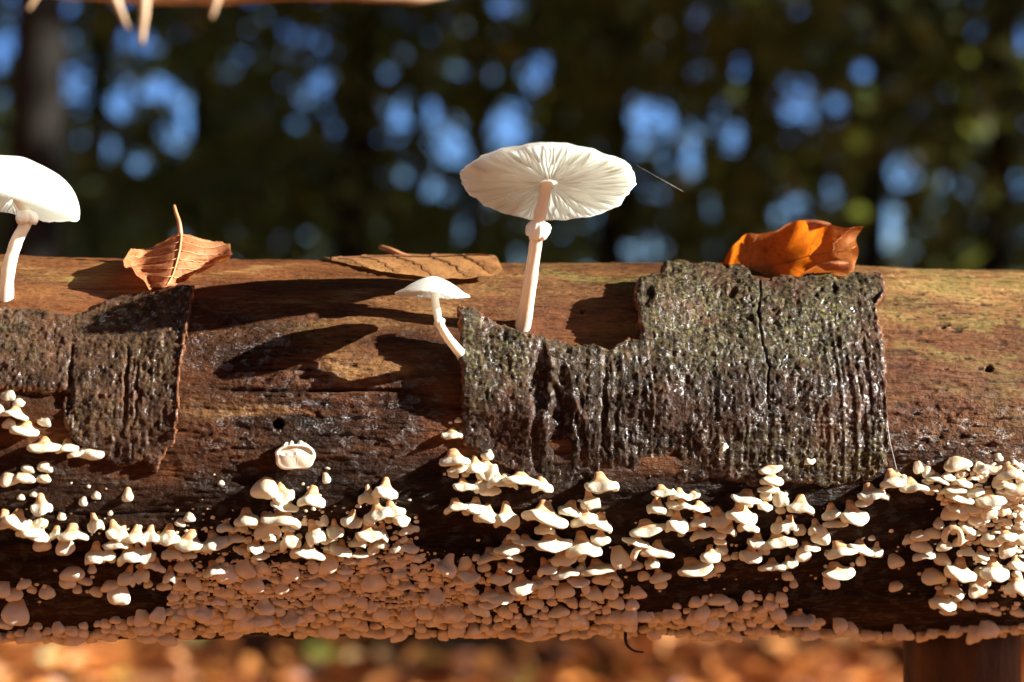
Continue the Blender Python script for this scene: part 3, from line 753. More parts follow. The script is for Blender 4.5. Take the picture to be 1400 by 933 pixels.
# middle leaf: lies flat over the top of the log
def ql(x, y, h):
    ls, th, P, d = pix2log(x, y, h); return P
def qt(x, th, h):
    ls = pix2log(x, 362)[0]
    hh = float(log_fields(np.array([ls]), np.array([RAD(th)]))[0][0])
    return log_point(np.array([ls]), np.array([RAD(th)]), np.array([LR + hh + h]))[0]
net = [[qt(441, 88, .0010), qt(447, 86, .001), qt(452, 84, .001), qt(458, 81, .001), qt(464, 79, .0008)],
       [qt(478, 103, .0016), qt(480, 95, .0014), qt(486, 86, .0013), qt(492, 78, .0012), qt(500, 71, .0010)],
       [qt(530, 112, .003), qt(532, 100, .0024), qt(538, 87, .0018), qt(542, 75, .0015), qt(546, 65, .0013)],
       [qt(590, 110, .003), qt(592, 98, .0026), qt(596, 86, .0021), qt(600, 73, .0018), qt(604, 61, .0018)],
       [qt(640, 105, .0024), qt(642, 95, .0024), qt(645, 84, .0024), qt(648, 72, .0022), qt(650, 61, .0026)],
       [qt(676, 96, .0024), qt(678, 90, .0025), qt(679, 81, .0026), qt(680, 71, .0028), qt(681, 63, .0034)]]
make_leaf('flat_leaf', 'flat tan leaf with dark veins lying across the log top', net, M['leaf_tan'], 5, M['darkvein'], 0.00012, [at(520, 338, 0.603), at(535, 343, 0.600), at(552, 351, 0.598), at(566, 356, 0.596)], 0.0009, freq=5, seed=9)
# right leaf: stands up behind the bark, lit through
z0 = 0.594
def qr(x, y, o): return at(x, y, z0 + o)
def qo(x, y): return qr(x, y, 0.010 - 0.024 * (x - 984) / 197 - 0.00016 * (y - 340) + 0.0022 * math.sin(x * .07 + 1) + 0.0012 * math.sin(x * .19))
net = [[qo(984, 366), qo(990, 384), qo(998, 400), qo(1006, 414)],
       [qo(1000, 336), qo(1008, 358), qo(1018, 388), qo(1026, 410)],
       [qo(1018, 322), qo(1026, 350), qo(1036, 382), qo(1044, 406)],
       [qo(1036, 318), qo(1044, 346), qo(1054, 378), qo(1062, 400)],
       [qo(1062, 314), qo(1070, 342), qo(1080, 374), qo(1086, 396)],
       [qo(1092, 300), qo(1098, 332), qo(1108, 366), qo(1112, 388)],
       [qo(1120, 302), qo(1126, 330), qo(1134, 360), qo(1138, 382)],
       [qo(1152, 310), qo(1155, 330), qo(1158, 354), qo(1158, 378)],
       [qo(1182, 308), qo(1171, 328), qo(1174, 346), qo(1164, 374)]]
make_leaf('orange_leaf', 'glowing orange curled leaf standing behind the large bark piece', net, M['leaf_orange'], 6, M['orangevein'], 0.0004, vein_r=.6, petiole=None, freq=4, seed=14)
# its folded-over rims, pale where the sun reaches them
OL = bpy.data.objects['orange_leaf']; ob = np.array(OL.location)
for net in (
            [[qr(1086, 384, -.010), qr(1094, 376, -.013), qr(1100, 372, -.014)], [qr(1112, 378, -.013), qr(1116, 366, -.017), qr(1118, 362, -.017)], [qr(1138, 374, -.015), qr(1140, 362, -.019), qr(1142, 357, -.018)], [qr(1158, 370, -.015), qr(1160, 362, -.017), qr(1161, 359, -.017)]],
            [[qr(1100, 301, -.0045), qr(1104, 308, -.0075), qr(1106, 318, -.0075)], [qr(1116, 301, -.006), qr(1122, 306, -.010), qr(1124, 311, -.010)], [qr(1132, 304, -.0075), qr(1136, 306, -.010), qr(1137, 308, -.010)]]):
    S_ = leaf_surface(net, 14, 18)
    link('folded_rim', mesh_np('folded_rim', (S_ - ob).reshape(-1, 3), grid_faces(14, 18)), M['leaf_brown'], OL)
# small red-brown leaf scrap behind the flat leaf
net = [[qt(640, 118, .002), qt(650, 112, .003), qt(660, 104, .002)], [qt(664, 122, .004), qt(668, 112, .0055), qt(672, 102, .003)], [qt(690, 116, .002), qt(692, 110, .003), qt(694, 102, .002)]]
make_leaf('leaf_scrap', 'small red-brown leaf scrap peeping over the log top', net, M['leaf_orange'], 0, None, 0.0003, None, seed=17)
# ------------------------------------------------------------------ the little bracket fungi
def bell(seed, lip=1.0, flare=1.8, shear=0.45, seg=22):
    """shelf with a narrow neck: unit width, from the neck (z=0) to the lip (z=-1); +y is towards the wood"""
    r = random.Random(seed); a = [r.uniform(0, 6.28) for _ in range(6)]
    n0 = r.uniform(0.10, 0.17)
    prof = [(n0 * .9, 0.30), (n0, 0.0), (n0 + .02, -0.15), (n0 + .06, -0.32), (n0 + .13, -0.46), (0.35, -0.555), (0.44, -0.60), (0.49, -0.68), (0.50, -0.80), (0.475, -0.92), (0.40, -0.985), (0.28, -0.95), (0.14, -0.84), (0.0, -0.78)]
    V = []
    k1, k2, k3 = r.uniform(.05, .16), r.uniform(.03, .09), r.uniform(.02, .05)
    for rr, z in prof:
        w = min(1, rr / 0.5)
        for k in range(seg):
            p = 2 * PI * k / seg
            m = 1 + w * (k1 * math.sin(2 * p + a[0]) + k2 * math.sin(3 * p + a[1]) + k3 * math.sin(5 * p + a[2]))
            zz = z + (w * w if z < -.4 else 0) * (0.10 * math.sin(2 * p + a[3]) + 0.07 * math.sin(3 * p + a[4]) + 0.03 * math.sin(6 * p + a[5])) * lip
            x = rr * m * math.cos(p); y = rr * m * math.sin(p) * 0.85
            if y > 0: y *= 0.75
            V.append((x, y + shear * (z + 0.75) if z < 0.01 else y + shear * 0.75 + 0.3 * z / 0.3 * 1.2, zz))
    return np.array(V), grid_faces(seg, len(prof), True), 5 * seg
def spoon(seed, thick=0.36, seg=18):
    """hanging tongue or little round shell"""
    r = random.Random(seed); a = [r.uniform(0, 6.28) for _ in range(6)]
    n0 = r.uniform(.10, .2)
    prof = [(n0, 0.30), (n0 + .03, 0.02), (n0 + .10, -0.12), (0.34, -0.27), (0.43, -0.42), (0.49, -0.58), (0.50, -0.70), (0.47, -0.82), (0.38, -0.92), (0.22, -0.985), (0.0, -1.0)]
    V = []
    k1, k2 = r.uniform(.05, .2), r.uniform(.05, .16)
    for rr, z in prof:
        w = min(1, rr / 0.5)
        for k in range(seg):
            p = 2 * PI * k / seg
            m = 1 + w * (k1 * math.sin(2 * p + a[0]) * 0.5 + k2 * math.sin(3 * p + a[1]) + 0.04 * math.sin(5 * p + a[5]))
            x = rr * m * math.cos(p); y = rr * m * math.sin(p) * thick
            bow = -0.22 * math.sin(min(1, max(0, -z)) * 2.4)
            V.append((x + 0.05 * math.sin(3 * z + a[2]), y + bow + (0.4 * z if z > 0 else 0) + 0.12 * x * x, z + 0.07 * w * math.sin(3 * p + a[3]) + 0.10 * x * math.sin(a[4])))
    return np.array(V), grid_faces(seg, len(prof), True), 0
def curl(seed, seg=14):
    """lobe rolled round into an arch"""
    r = random.Random(seed)
    pts = [(-0.36, 0.1, -0.95), (-0.40, -0.05, -0.6), (-0.26, -0.15, -0.28), (0.02, -0.18, -0.16), (0.28, -0.15, -0.30), (0.38, -0.05, -0.62), (0.26, 0.05, -0.9)]
    m = MB(); q = spline(pts, 22); m.tube(q, 0.15 * (1 + 0.12 * np.sin(np.linspace(0, 9, 22) + seed)) * np.concatenate([[.45, .8], np.ones(18), [.8, .45]]), seg)
    m.tube([(0.02, 0.7, 0.1), (0.02, 0.2, -0.15), (0, -0.1, -0.3)], [0.16, 0.2, 0.22], 10)
    return np.concatenate(m.v), m.f, 0
def pip(seed): return nub(seed, 7, True)
def nub(seed, seg=12, low=False):
    r = random.Random(seed)
    prof = [(0.2, 0.35), (0.26, 0.0), (0.34, -0.3), (0.46, -0.55), (0.5, -0.72), (0.42, -0.9), (0.2, -1.0), (0, -1)]
    if low: prof = [(0.3, 0.3), (0.4, -0.2), (0.5, -0.6), (0.35, -0.92), (0, -1)]
    a = r.uniform(0, 6)
    V = [(rr * (1 + .12 * math.sin(2 * (2 * PI * k / seg) + a)) * math.cos(2 * PI * k / seg), rr * math.sin(2 * PI * k / seg) * 0.8 + 0.25 * (z + 0.6), z) for rr, z in prof for k in range(seg)]
    return np.array(V), grid_faces(seg, len(prof), True), 0
PROTO = {}
for kind, fn, n in (('b', bell, 14), ('s', spoon, 8), ('c', curl, 3), ('n', nub, 4), ('p', pip, 4)):
    for i in range(n):
        V, Fc, cut = fn(100 + i)
        if kind == 'b':                                    # cap and its stalk are separate meshes
            nseg = 22
            cap = mesh_np('bracket_cap', V[4 * nseg:], grid_faces(nseg, len(V) // nseg - 4, True)[:, ::-1])
            st = V[:6 * nseg].copy()
            st[5 * nseg:, :2] *= 0.93; st[4 * nseg:5 * nseg, :2] *= 0.995
            stalk = mesh_np('bracket_stalk', st, grid_faces(nseg, 6, True)[:, ::-1])
            cap.materials.append(M['fungus']); stalk.materials.append(M['stalk'])
            PROTO[kind, i] = (cap, stalk, V, Fc)
        elif kind == 'c':
            me = bpy.data.meshes.new('bracket_curl'); me.from_pydata(V.tolist(), [], Fc); smooth(me); me.materials.append(M['fungus'])
            PROTO[kind, i] = (me, None, V, Fc)
        else:
            me = mesh_np('bracket_tongue', V, Fc[:, ::-1]); me.materials.append(M['fungus'])
            PROTO[kind, i] = (me, None, V, Fc)

def fungus_matrix(cx, cy, w, h, kind, r, tilt=None):
    """the little shelf whose picture is w by h pixels about (cx, cy): neck on the wood, shelf level or drooping a little"""
    px, py = cx, cy - h / 2 + 1
    Q, th, ls, d = log_h(px, min(py, 862))
    u = d / F_PX
    yaw = PSI + r.uniform(-0.25, 0.25)
    drop = (-0.02 + 0.35 * ss(-0.35, -1.1, th)) if tilt is None else tilt
    rotx = {'b': drop + r.uniform(-0.05, 0.15), 's': -0.12 + r.uniform(-0.15, 0.2), 'c': r.uniform(-0.1, 0.1), 'n': r.uniform(-0.2, 0.1), 'p': r.uniform(-0.2, 0.1)}[kind]
    roll = r.uniform(-0.3, 0.3)
    flip = r.choice((-1, 1))
    if kind == 'b': w *= 1.08
    Sc = Matrix.Diagonal((w * u * flip, (w * u * 0.9 if kind != 's' else w * u * r.uniform(.8, 1.1)) , h * u * (1.03 if kind == 'b' else 1.0), 1))
    Rt = Matrix.Rotation(yaw, 4, 'Z') @ Matrix.Rotation(roll, 4, 'Y') @ Matrix.Rotation(rotx, 4, 'X')
    # the neck of each form sits a little behind its middle
    back = {'b': 0.45 * 0.75, 's': 0.0, 'c': 0.5, 'n': 0.15, 'p': .15}[kind] * w * u * 0.9
    out = Vector(log_normal(th)); flat = Vector((math.sin(yaw), -math.cos(yaw), 0))
    T = Matrix.Translation(Vector(Q) + flat * back - out * 0.0006)
    return T @ Rt @ Sc

NUMS = ['first', 'second', 'third', 'fourth', 'fifth', 'sixth', 'seventh', 'eighth', 'ninth', 'tenth', 'eleventh', 'twelfth', 'thirteenth', 'fourteenth', 'fifteenth', 'sixteenth', 'seventeenth']
ROWS = {
 'left-edge clump beside the bark': [(10,538,22,22,'s'),(26,549,22,18,'s'),(23,562,32,16,'b'),(14,578,20,16,'s'),(38,583,40,18,'b'),(62,546,10,9,'n'),(64,575,20,15,'s'),(-4,560,24,22,'s')],
 'short row hanging from the left bark': [(61,605,42,19,'b'),(92,607,30,17,'b'),(103,616,24,14,'b'),(129,616,36,24,'s')],
 'dim row below the left clump': [(9,654,30,20,'s'),(33,652,26,17,'s'),(61,653,20,14,'s'),(64,637,22,16,'s'),(40,640,20,12,'s')],
 'scatter under the left bark': [(29,679,11,10,'n'),(47,675,11,9,'n'),(133,676,14,14,'n'),(116,684,13,17,'n'),(174,676,18,20,'n'),(84,705,12,13,'n'),(259,708,16,14,'n'),(248,716,17,12,'n'),(303,659,11,9,'n')],
 'bright tangle at the lower left edge': [(6,709,32,26,'b'),(54,688,28,27,'b'),(27,707,38,22,'b'),(54,711,20,20,'b'),(38,721,36,19,'b'),(56,728,30,19,'b'),(55,745,26,20,'s'),(78,726,18,20,'b'),(100,725,36,21,'b'),(87,746,24,26,'s'),(126,712,22,25,'b')],
 'bright bell row below the left bark': [(153,722,26,24,'b'),(169,728,22,22,'b'),(158,740,32,15,'b'),(188,730,26,25,'b'),(207,729,24,24,'b'),(218,734,16,16,'b'),(232,731,28,26,'b'),(263,738,38,26,'b'),(288,738,38,26,'b')],
 'shaded row under the bright bells': [(132,754,30,27,'b'),(126,776,14,14,'n'),(153,754,24,25,'b'),(174,756,32,27,'b'),(186,752,20,22,'b'),(203,754,26,27,'b'),(237,754,30,22,'b'),(255,757,20,16,'b'),(214,772,26,18,'b')],
 'shaded cluster at the lower left': [(100,782,36,22,'s'),(90,793,24,22,'s'),(107,803,14,14,'n'),(149,798,26,17,'s'),(135,806,17,16,'s'),(165,808,33,32,'s'),(180,786,24,28,'b'),(194,783,20,28,'b'),(200,796,14,14,'n'),(120,793,22,12,'s'),(252,776,26,19,'s'),(290,777,34,19,'b'),(233,786,18,25,'b'),(222,801,20,15,'s'),(267,797,22,24,'s')],
 'dim clump at the lower left corner': [(6,806,26,24,'s'),(18,812,24,20,'s'),(32,797,20,16,'s'),(46,805,14,12,'s'),(62,808,20,22,'s'),(23,835,36,38,'s'),(8,852,30,16,'s'),(52,853,13,12,'n')],
 'clump below the gilled bracket': [(364,666,40,30,'s'),(382,672,26,26,'b'),(391,688,33,17,'b'),(391,705,54,24,'b'),(429,677,36,26,'b'),(444,653,14,16,'n'),(449,638,10,7,'n'),(336,706,36,22,'b'),(310,718,22,18,'b'),(328,719,20,17,'b'),(316,734,28,18,'b'),(361,717,32,33,'b')],
 'shaded clump-foot below gilled bracket': [(367,732,20,17,'b'),(351,745,22,21,'b'),(367,745,24,15,'b'),(393,735,26,31,'b'),(425,727,30,31,'b'),(445,711,12,20,'n'),(456,722,22,27,'b'),(448,735,24,15,'b'),(423,752,40,24,'b'),(446,748,16,14,'b'),(352,758,26,16,'b'),(334,750,20,14,'b'),(384,746,20,14,'s')],
 'clump above the dense crust': [(504,674,24,26,'b'),(528,665,34,27,'b'),(484,708,26,24,'b'),(513,697,34,24,'b'),(532,694,30,22,'b'),(552,706,22,23,'b'),(532,709,14,14,'n'),(556,721,24,17,'b'),(501,726,30,26,'b'),(523,726,20,25,'b'),(490,739,26,17,'b'),(506,748,16,20,'b'),(522,740,18,18,'b'),(468,749,28,23,'b'),(491,757,28,12,'b'),(545,746,16,19,'b'),(560,746,24,18,'b')],
 'clump at the wide bark\'s left corner': [(618,590,28,15,'b'),(631,592,14,16,'s'),(626,573,13,9,'n'),(615,575,9,9,'n'),(628,559,9,9,'n'),(619,623,40,18,'b'),(624,637,30,14,'b'),(649,632,30,24,'b'),(661,637,26,30,'b'),(669,618,18,20,'n'),(621,648,14,11,'s'),(635,646,12,12,'n')],
 'row under the wide bark\'s left corner': [(632,660,30,16,'b'),(653,659,22,25,'b'),(667,669,30,18,'s'),(676,652,26,24,'b'),(689,654,24,15,'b'),(713,650,42,21,'b'),(740,659,26,23,'b'),(701,658,18,14,'b')],
 'row above the dark hollow': [(621,688,30,18,'b'),(637,697,13,16,'n'),(651,688,34,20,'b'),(667,699,36,24,'b'),(691,700,36,32,'b')],
 'tiered clump below mid bark': [(818,656,46,24,'b'),(802,679,28,25,'b'),(745,697,62,27,'b'),(745,717,25,21,'b'),(750,736,46,25,'b'),(766,757,34,25,'b'),(782,692,34,20,'b'),(794,704,40,22,'b'),(822,712,38,22,'b'),(821,732,23,21,'b'),(793,741,48,29,'b')],
 'stepped row at the crust\'s right end': [(718,736,31,14,'b'),(696,744,38,22,'b'),(702,729,18,15,'b'),(695,757,48,13,'b'),(669,759,40,16,'b'),(698,772,31,15,'b'),(684,784,26,21,'b'),(741,772,27,23,'b'),(771,777,36,16,'b'),(794,760,13,17,'s')],
 'low shaded row under the tiered clump': [(813,772,42,17,'b'),(797,772,16,18,'b'),(789,788,30,15,'b'),(824,789,26,18,'s'),(839,784,20,14,'b'),(732,792,28,17,'b'),(752,788,26,16,'b'),(710,793,38,25,'b'),(770,805,28,23,'s'),(812,812,26,22,'s'),(800,823,18,16,'s'),(797,801,13,21,'s'),(846,798,17,16,'s')],
 'lowest clump right of the crust': [(645,781,30,21,'b'),(660,775,17,15,'s'),(666,807,26,16,'b'),(681,808,36,19,'b'),(665,818,28,17,'b'),(685,820,19,14,'s'),(657,830,30,22,'s'),(734,823,24,19,'s'),(722,831,19,17,'s'),(763,833,27,17,'s')],
 'clump right of the tiered clump': [(881,720,43,17,'b'),(871,737,35,15,'b'),(869,752,32,22,'c'),(844,761,28,34,'s'),(864,769,27,15,'b'),(899,748,38,21,'b'),(890,765,22,19,'b'),(898,784,26,17,'b'),(902,799,19,17,'s'),(847,823,25,19,'s'),(878,786,18,16,'s')],
 'clump under the bark\'s dark edge': [(902,668,34,15,'b'),(928,673,29,15,'b'),(947,674,16,13,'b'),(899,690,30,21,'b'),(915,685,18,15,'b'),(930,687,28,15,'b'),(956,691,28,13,'b'),(925,710,32,29,'b'),(953,709,29,18,'b'),(942,720,19,13,'s'),(953,727,26,17,'b'),(930,729,11,11,'n'),(917,700,13,13,'n')],
 'small buttons on the lower bark': [(957,610,11,13,'n'),(981,604,20,23,'b'),(976,620,14,18,'n'),(1081,624,8,10,'n'),(1102,622,19,21,'b'),(994,603,7,8,'n')],
 'column left of the crack stack': [(978,705,29,25,'b'),(998,718,25,20,'b'),(984,726,21,17,'b'),(984,738,19,13,'s'),(970,755,29,23,'b'),(984,753,21,17,'s'),(991,761,14,13,'s'),(1005,759,11,12,'n'),(941,772,47,20,'b'),(968,780,21,17,'b'),(981,775,17,17,'s')],
 'crack stack below the bark': [(1022,677,40,17,'b'),(1025,686,14,15,'s'),(1013,699,43,25,'b'),(1024,715,25,21,'b'),(1049,637,29,15,'b'),(1053,651,32,18,'b'),(1052,665,31,16,'b'),(1050,677,18,17,'s'),(1046,689,20,17,'b'),(1066,682,23,25,'s'),(1066,697,15,14,'s'),(1076,673,9,13,'n'),(1096,688,33,23,'b')],
 'trail right of the crack stack': [(1066,716,24,23,'b'),(1082,713,22,21,'b'),(1094,724,18,18,'s'),(1114,719,26,21,'b'),(1136,698,26,21,'b'),(1162,699,38,28,'b'),(1178,683,25,13,'b'),(1138,712,31,15,'b'),(1126,735,28,24,'s'),(1100,746,31,15,'b'),(1060,736,40,21,'b'),(1037,738,26,20,'b'),(1028,754,28,25,'b'),(1045,753,18,15,'s'),(1081,742,16,16,'s')],
 'low row below that trail': [(1096,758,21,21,'s'),(1055,769,31,17,'b'),(1076,766,22,17,'b'),(1076,787,19,15,'s'),(1085,799,11,14,'n'),(1144,749,42,19,'b'),(1177,748,38,17,'b'),(1193,736,11,9,'n'),(1201,752,20,21,'b'),(1178,767,15,17,'n'),(1133,757,15,12,'s'),(1139,778,43,17,'b'),(1133,796,24,25,'s')],
 'row at the bark\'s right corner': [(1186,670,35,21,'b'),(1205,673,26,14,'b'),(1215,652,36,23,'b'),(1226,650,20,12,'b'),(1243,660,37,19,'b')],
 'low strays right of the tendril': [(1090,848,38,14,'b'),(981,821,29,17,'s'),(1067,817,19,17,'s'),(1222,769,26,21,'s'),(1223,803,20,15,'s')],
 'top of the right-hand cluster': [(1254,637,15,20,'s'),(1269,644,22,18,'s'),(1304,633,44,20,'s'),(1280,652,29,13,'b'),(1272,668,17,16,'s'),(1298,649,13,12,'n'),(1314,655,28,15,'b'),(1299,665,33,15,'b'),(1312,676,36,15,'b'),(1340,639,22,18,'s'),(1365,620,17,20,'n'),(1375,642,36,20,'b'),(1356,640,20,16,'s')],
 'middle of the right-hand cluster': [(1311,692,26,17,'b'),(1298,700,31,22,'s'),(1349,677,36,25,'b'),(1388,668,32,19,'s'),(1378,684,15,13,'n'),(1348,698,28,27,'s'),(1330,690,26,18,'b'),(1336,710,24,18,'s'),(1327,668,26,18,'b'),(1372,658,24,16,'b'),(1396,652,20,18,'s'),(1325,720,24,18,'b')],
 'heap left of the big cluster': [(1304,731,29,29,'c'),(1285,716,17,17,'n'),(1277,729,26,17,'s'),(1261,748,28,19,'s'),(1256,732,26,17,'s'),(1242,737,22,15,'s'),(1277,761,13,14,'s'),(1259,758,30,15,'b'),(1291,766,26,18,'s'),(1290,748,21,16,'s'),(1317,752,24,16,'b'),(1310,742,20,14,'s')],
 'shaded underside of right-hand cluster': [(1370,730,30,19,'b'),(1356,738,32,23,'s'),(1395,734,22,26,'s'),(1372,751,26,24,'s'),(1356,774,38,30,'b'),(1341,780,18,16,'s'),(1391,796,32,28,'b'),(1388,767,26,20,'b'),(1272,788,38,24,'s'),(1314,777,38,28,'b'),(1340,756,22,18,'b')],
 'foot of the right-hand cluster': [(1287,817,38,26,'b'),(1304,803,30,21,'b'),(1332,806,32,25,'s'),(1295,835,25,13,'s'),(1320,825,18,17,'s'),(1343,828,22,15,'s'),(1360,836,22,12,'s'),(1392,838,22,14,'s')],
}
TAKEN = []
def place_fungus(cx, cy, w, h, kind, label, group, r, parts=True):
    var = r.randrange({'b': 14, 's': 8, 'c': 3, 'n': 4}[kind])
    mesh, stalk, _, _ = PROTO[kind, var]
    o = bpy.data.objects.new('bracket_fungus', mesh); COL.objects.link(o)
    o.matrix_world = fungus_matrix(cx, cy, w, h, kind, r)
    tag(o, label, 'fungus', group)
    if stalk is not None and parts:
        c = bpy.data.objects.new('stalk', stalk); COL.objects.link(c); c.parent = o
    TAKEN.append((cx, cy, w, h))
    return o
# the face-on bracket under the knot hole, gills showing
def gilled_bracket():
    Q, th, ls, d = log_h(403, 600); u = d / F_PX
    root = empty('gilled_bracket', tuple(Q)); tag(root, 'large cream bracket under the knot hole, gilled face turned to viewer', 'fungus', 'small cream bracket fungi on the log')
    V = []; nu, nr = 96, 18
    # a thick rounded cushion: face, swollen rim, then the back closing in on the wood
    for j in range(nr):
        t = j / (nr - 1)
        for i in range(nu):
            p = 2 * PI * i / nu
            sq = (abs(math.cos(p)) ** 2.6 + abs(math.sin(p)) ** 2.6) ** (-1 / 2.6)
            ex = 27 * sq * (1 + 0.025 * math.sin(3 * p + .6) + .02 * math.sin(7 * p + 1)); ez = 18 * sq * (1 + 0.06 * math.sin(2 * p + 1) + .03 * math.sin(5 * p))
            if t < 0.62:                                   # face
                q = t / 0.62; y = -17.4 - 2.6 * (1 - q * q) ** 1.2; r_ = q * 0.86
            else:                                          # rim and back
                q = (t - 0.62) / 0.38 * PI * 0.9; y = -14.5 - 3.4 * math.cos(q) + 10 * max(0, q - 1.6) / 1.2; r_ = 0.86 + 0.14 * math.sin(min(q, PI / 2)) - 0.62 * max(0, q - 1.6) / 1.2
            x = ex * r_ * math.cos(p); z = -24 + ez * r_ * math.sin(p)
            lump = 1.2 * math.sin(x * .13 + 1) * math.sin(z * .15) + 0.35 * math.sin(x * .3 + z * .2 + 1)
            gill = 0.16 * math.sin((x + 0.12 * x * (z + 24) / 10) * 1.9) * (1 - t / .55) if t < .55 and z < -20 else 0
            ledge = 2.6 * ss(-21 + 1.2 * math.sin(x * .55), -18 + 1.2 * math.sin(x * .55), z) if t < .6 else 0
            V.append((x * u, (y + lump * .5 + gill + float(ledge) - 0.12 * (z + 24)) * u, z * u))
    Rz = Matrix.Rotation(PSI, 4, 'Z')
    o = link('cap', mesh_np('cap', np.array(V), grid_faces(nu, nr, True)[:, ::-1]), M['fungus_big'], root); o.matrix_local = Rz
    for (dx, dz, w) in ((-13, -12, 12), (-5, -9, 8), (9, -12, 16), (16, -13, 11)):
        m = MB(); m.tube([np.array((dx * .8, 4, dz + 6)) * u, np.array((dx * .9, -1, dz + 2)) * u, np.array((dx, -5, dz + 1)) * u, np.array((dx * 1.02, -8, dz)) * u, np.array((dx * 1.02, -10, dz - 1)) * u], np.array([.3, .38, .42, .40, .2]) * w * u, 12)
        q = m.build('lobe', M['fungus_big'], root); q.matrix_local = Rz
M['fungus_big'] = mat_plain('pale_gilled_bracket', (0.70, 0.62, 0.46), (0.86, 0.79, 0.64), 220, 0.55)
gilled_bracket()

GROUP = 'small cream bracket fungi on the log'
r = random.Random(5)
ADJ = {'b': 'cream bracket', 's': 'cream tongue-shaped bracket', 'c': 'curled cream bracket', 'n': 'tiny white button'}
n_hand = 0
for place, lst in ROWS.items():
    lst = sorted(lst, key=lambda e: e[0])
    for k, e in enumerate(lst):
        if k == 0: pos = 'leftmost'
        elif k == len(lst) - 1: pos = 'rightmost'
        else: pos = NUMS[k] + ' from left'
        pos_txt = (pos + ' in the ' + place)
        place_fungus(*e, f"{ADJ[e[4]]}, {pos_txt}", GROUP, r)
        n_hand += 1

# crowded crusts: more of the same, thrown over the places where they crowd
def inside(poly, x, y):
    c = False
    for i in range(len(poly)):
        (x1, y1), (x2, y2) = poly[i], poly[i - 1]
        if (y1 > y) != (y2 > y) and x < (x2 - x1) * (y - y1) / (y2 - y1) + x1: c = not c
    return c
CRUSTS = [
 ([(268, 774), (330, 762), (400, 770), (470, 764), (560, 758), (636, 774), (650, 800), (640, 836), (560, 846), (300, 852), (262, 842), (236, 838), (228, 818), (244, 802), (238, 788)], 520, (8, 34), 'ssb', 'small rounded cream fungus crowded in the crust below the dark hollow'),
 ([(-10, 864), (120, 850), (240, 836), (420, 842), (640, 842), (860, 842), (1000, 836), (1080, 842), (1180, 868), (1480, 852), (1480, 864), (1240, 870), (900, 872), (400, 873), (-80, 890)], 330, (14, 30), 's', 'pale shell fungus in the fringe along the log\'s lower edge'),
 ([(1265, 655), (1330, 632), (1400, 630), (1400, 760), (1330, 765), (1300, 700)], 120, (10, 26), 'sb', 'small cream bracket packed inside the big right-hand cluster'),
 ([(700, 800), (870, 806), (870, 838), (690, 840)], 34, (10, 24), 's', 'shaded cream shell fungus low on the log right of the crust'),
 ([(960, 818), (1070, 815), (1085, 845), (960, 848), (880, 850), (880, 836)], 30, (12, 26), 's', 'shaded shell fungus in the low bunch right of the curled tendril'),
 ([(300, 715), (560, 710), (580, 760), (330, 762)], 30, (9, 18), 'sb', 'small shaded bracket filling gaps above the dense crust'),
 ([(1270, 770), (1400, 770), (1400, 840), (1290, 840)], 18, (10, 22), 's', 'small shaded bracket at the underside of the right cluster'),
 ([(600, 760), (700, 765), (700, 840), (640, 840)], 24, (10, 22), 's', 'small shaded bracket between the crust and the stepped row'),
]
CROWD = ['fungi of the dense crust below the hollow', 'fungi fringing the lower edge', 'fungi packed in the right-hand cluster', 'shaded fungi right of the crust', 'fungi of the low bunch by the tendril', 'small fungi above the dense crust', 'fungi under the right-hand cluster', 'fungi between crust and stepped row']
cand = []
for ci, (poly, n, (w0, w1), kinds, lab) in enumerate(CRUSTS):
    xs = [p[0] for p in poly]; ys = [p[1] for p in poly]; got = []
    for t in range(n * 30):
        if len(got) >= n: break
        x, y = r.uniform(min(xs), max(xs)), r.uniform(min(ys), max(ys))
        if not inside(poly, x, y): continue
        w = w0 + (w1 - w0) * r.random() ** 2.3
        if any((x - a) ** 2 + ((y - b) * 1.25) ** 2 < ((0.29 if ci < 3 else .345) * (w + ww)) ** 2 for a, b, ww, *_ in got): continue
        if any((x - a) ** 2 + ((y - b) * 1.2) ** 2 < (0.33 * (w + ww)) ** 2 for a, b, ww, hh in TAKEN) and not (ci == 2 and r.random() < .3): continue
        k = r.choice(kinds.replace(' ', ''))
        h = w * (r.uniform(0.68, 1.1) if k == 's' else r.uniform(0.55, 0.85))
        got.append((x, y, w, h, k)); cand.append((x, y, w, h, k, lab, ci))
cand.sort(key=lambda e: -e[2])
left = 300 - n_hand - 1
STUFF_V, STUFF_F, nstuff = [], [], 0
def stuff_fungus(x, y, w, h, k, rr):
    global nstuff
    V, Fc = PROTO[k, rr.randrange({'b': 9, 's': 8, 'n': 4, 'p': 4}[k])][2:4]
    Mx = np.array(fungus_matrix(x, y, w, h, k, rr))
    P = V @ Mx[:3, :3].T + Mx[:3, 3]
    STUFF_V.append(P); STUFF_F.append(np.asarray(Fc)[:, ::-1] + nstuff); nstuff += len(P)
print('hand placed fungi', n_hand, 'crowd', len(cand), 'left for singles', left)
for i, (x, y, w, h, k, lab, ci) in enumerate(cand):
    if i < left: place_fungus(x, y, w, h, k, lab, CROWD[ci], r)
    else: stuff_fungus(x, y, w, h, k, r)
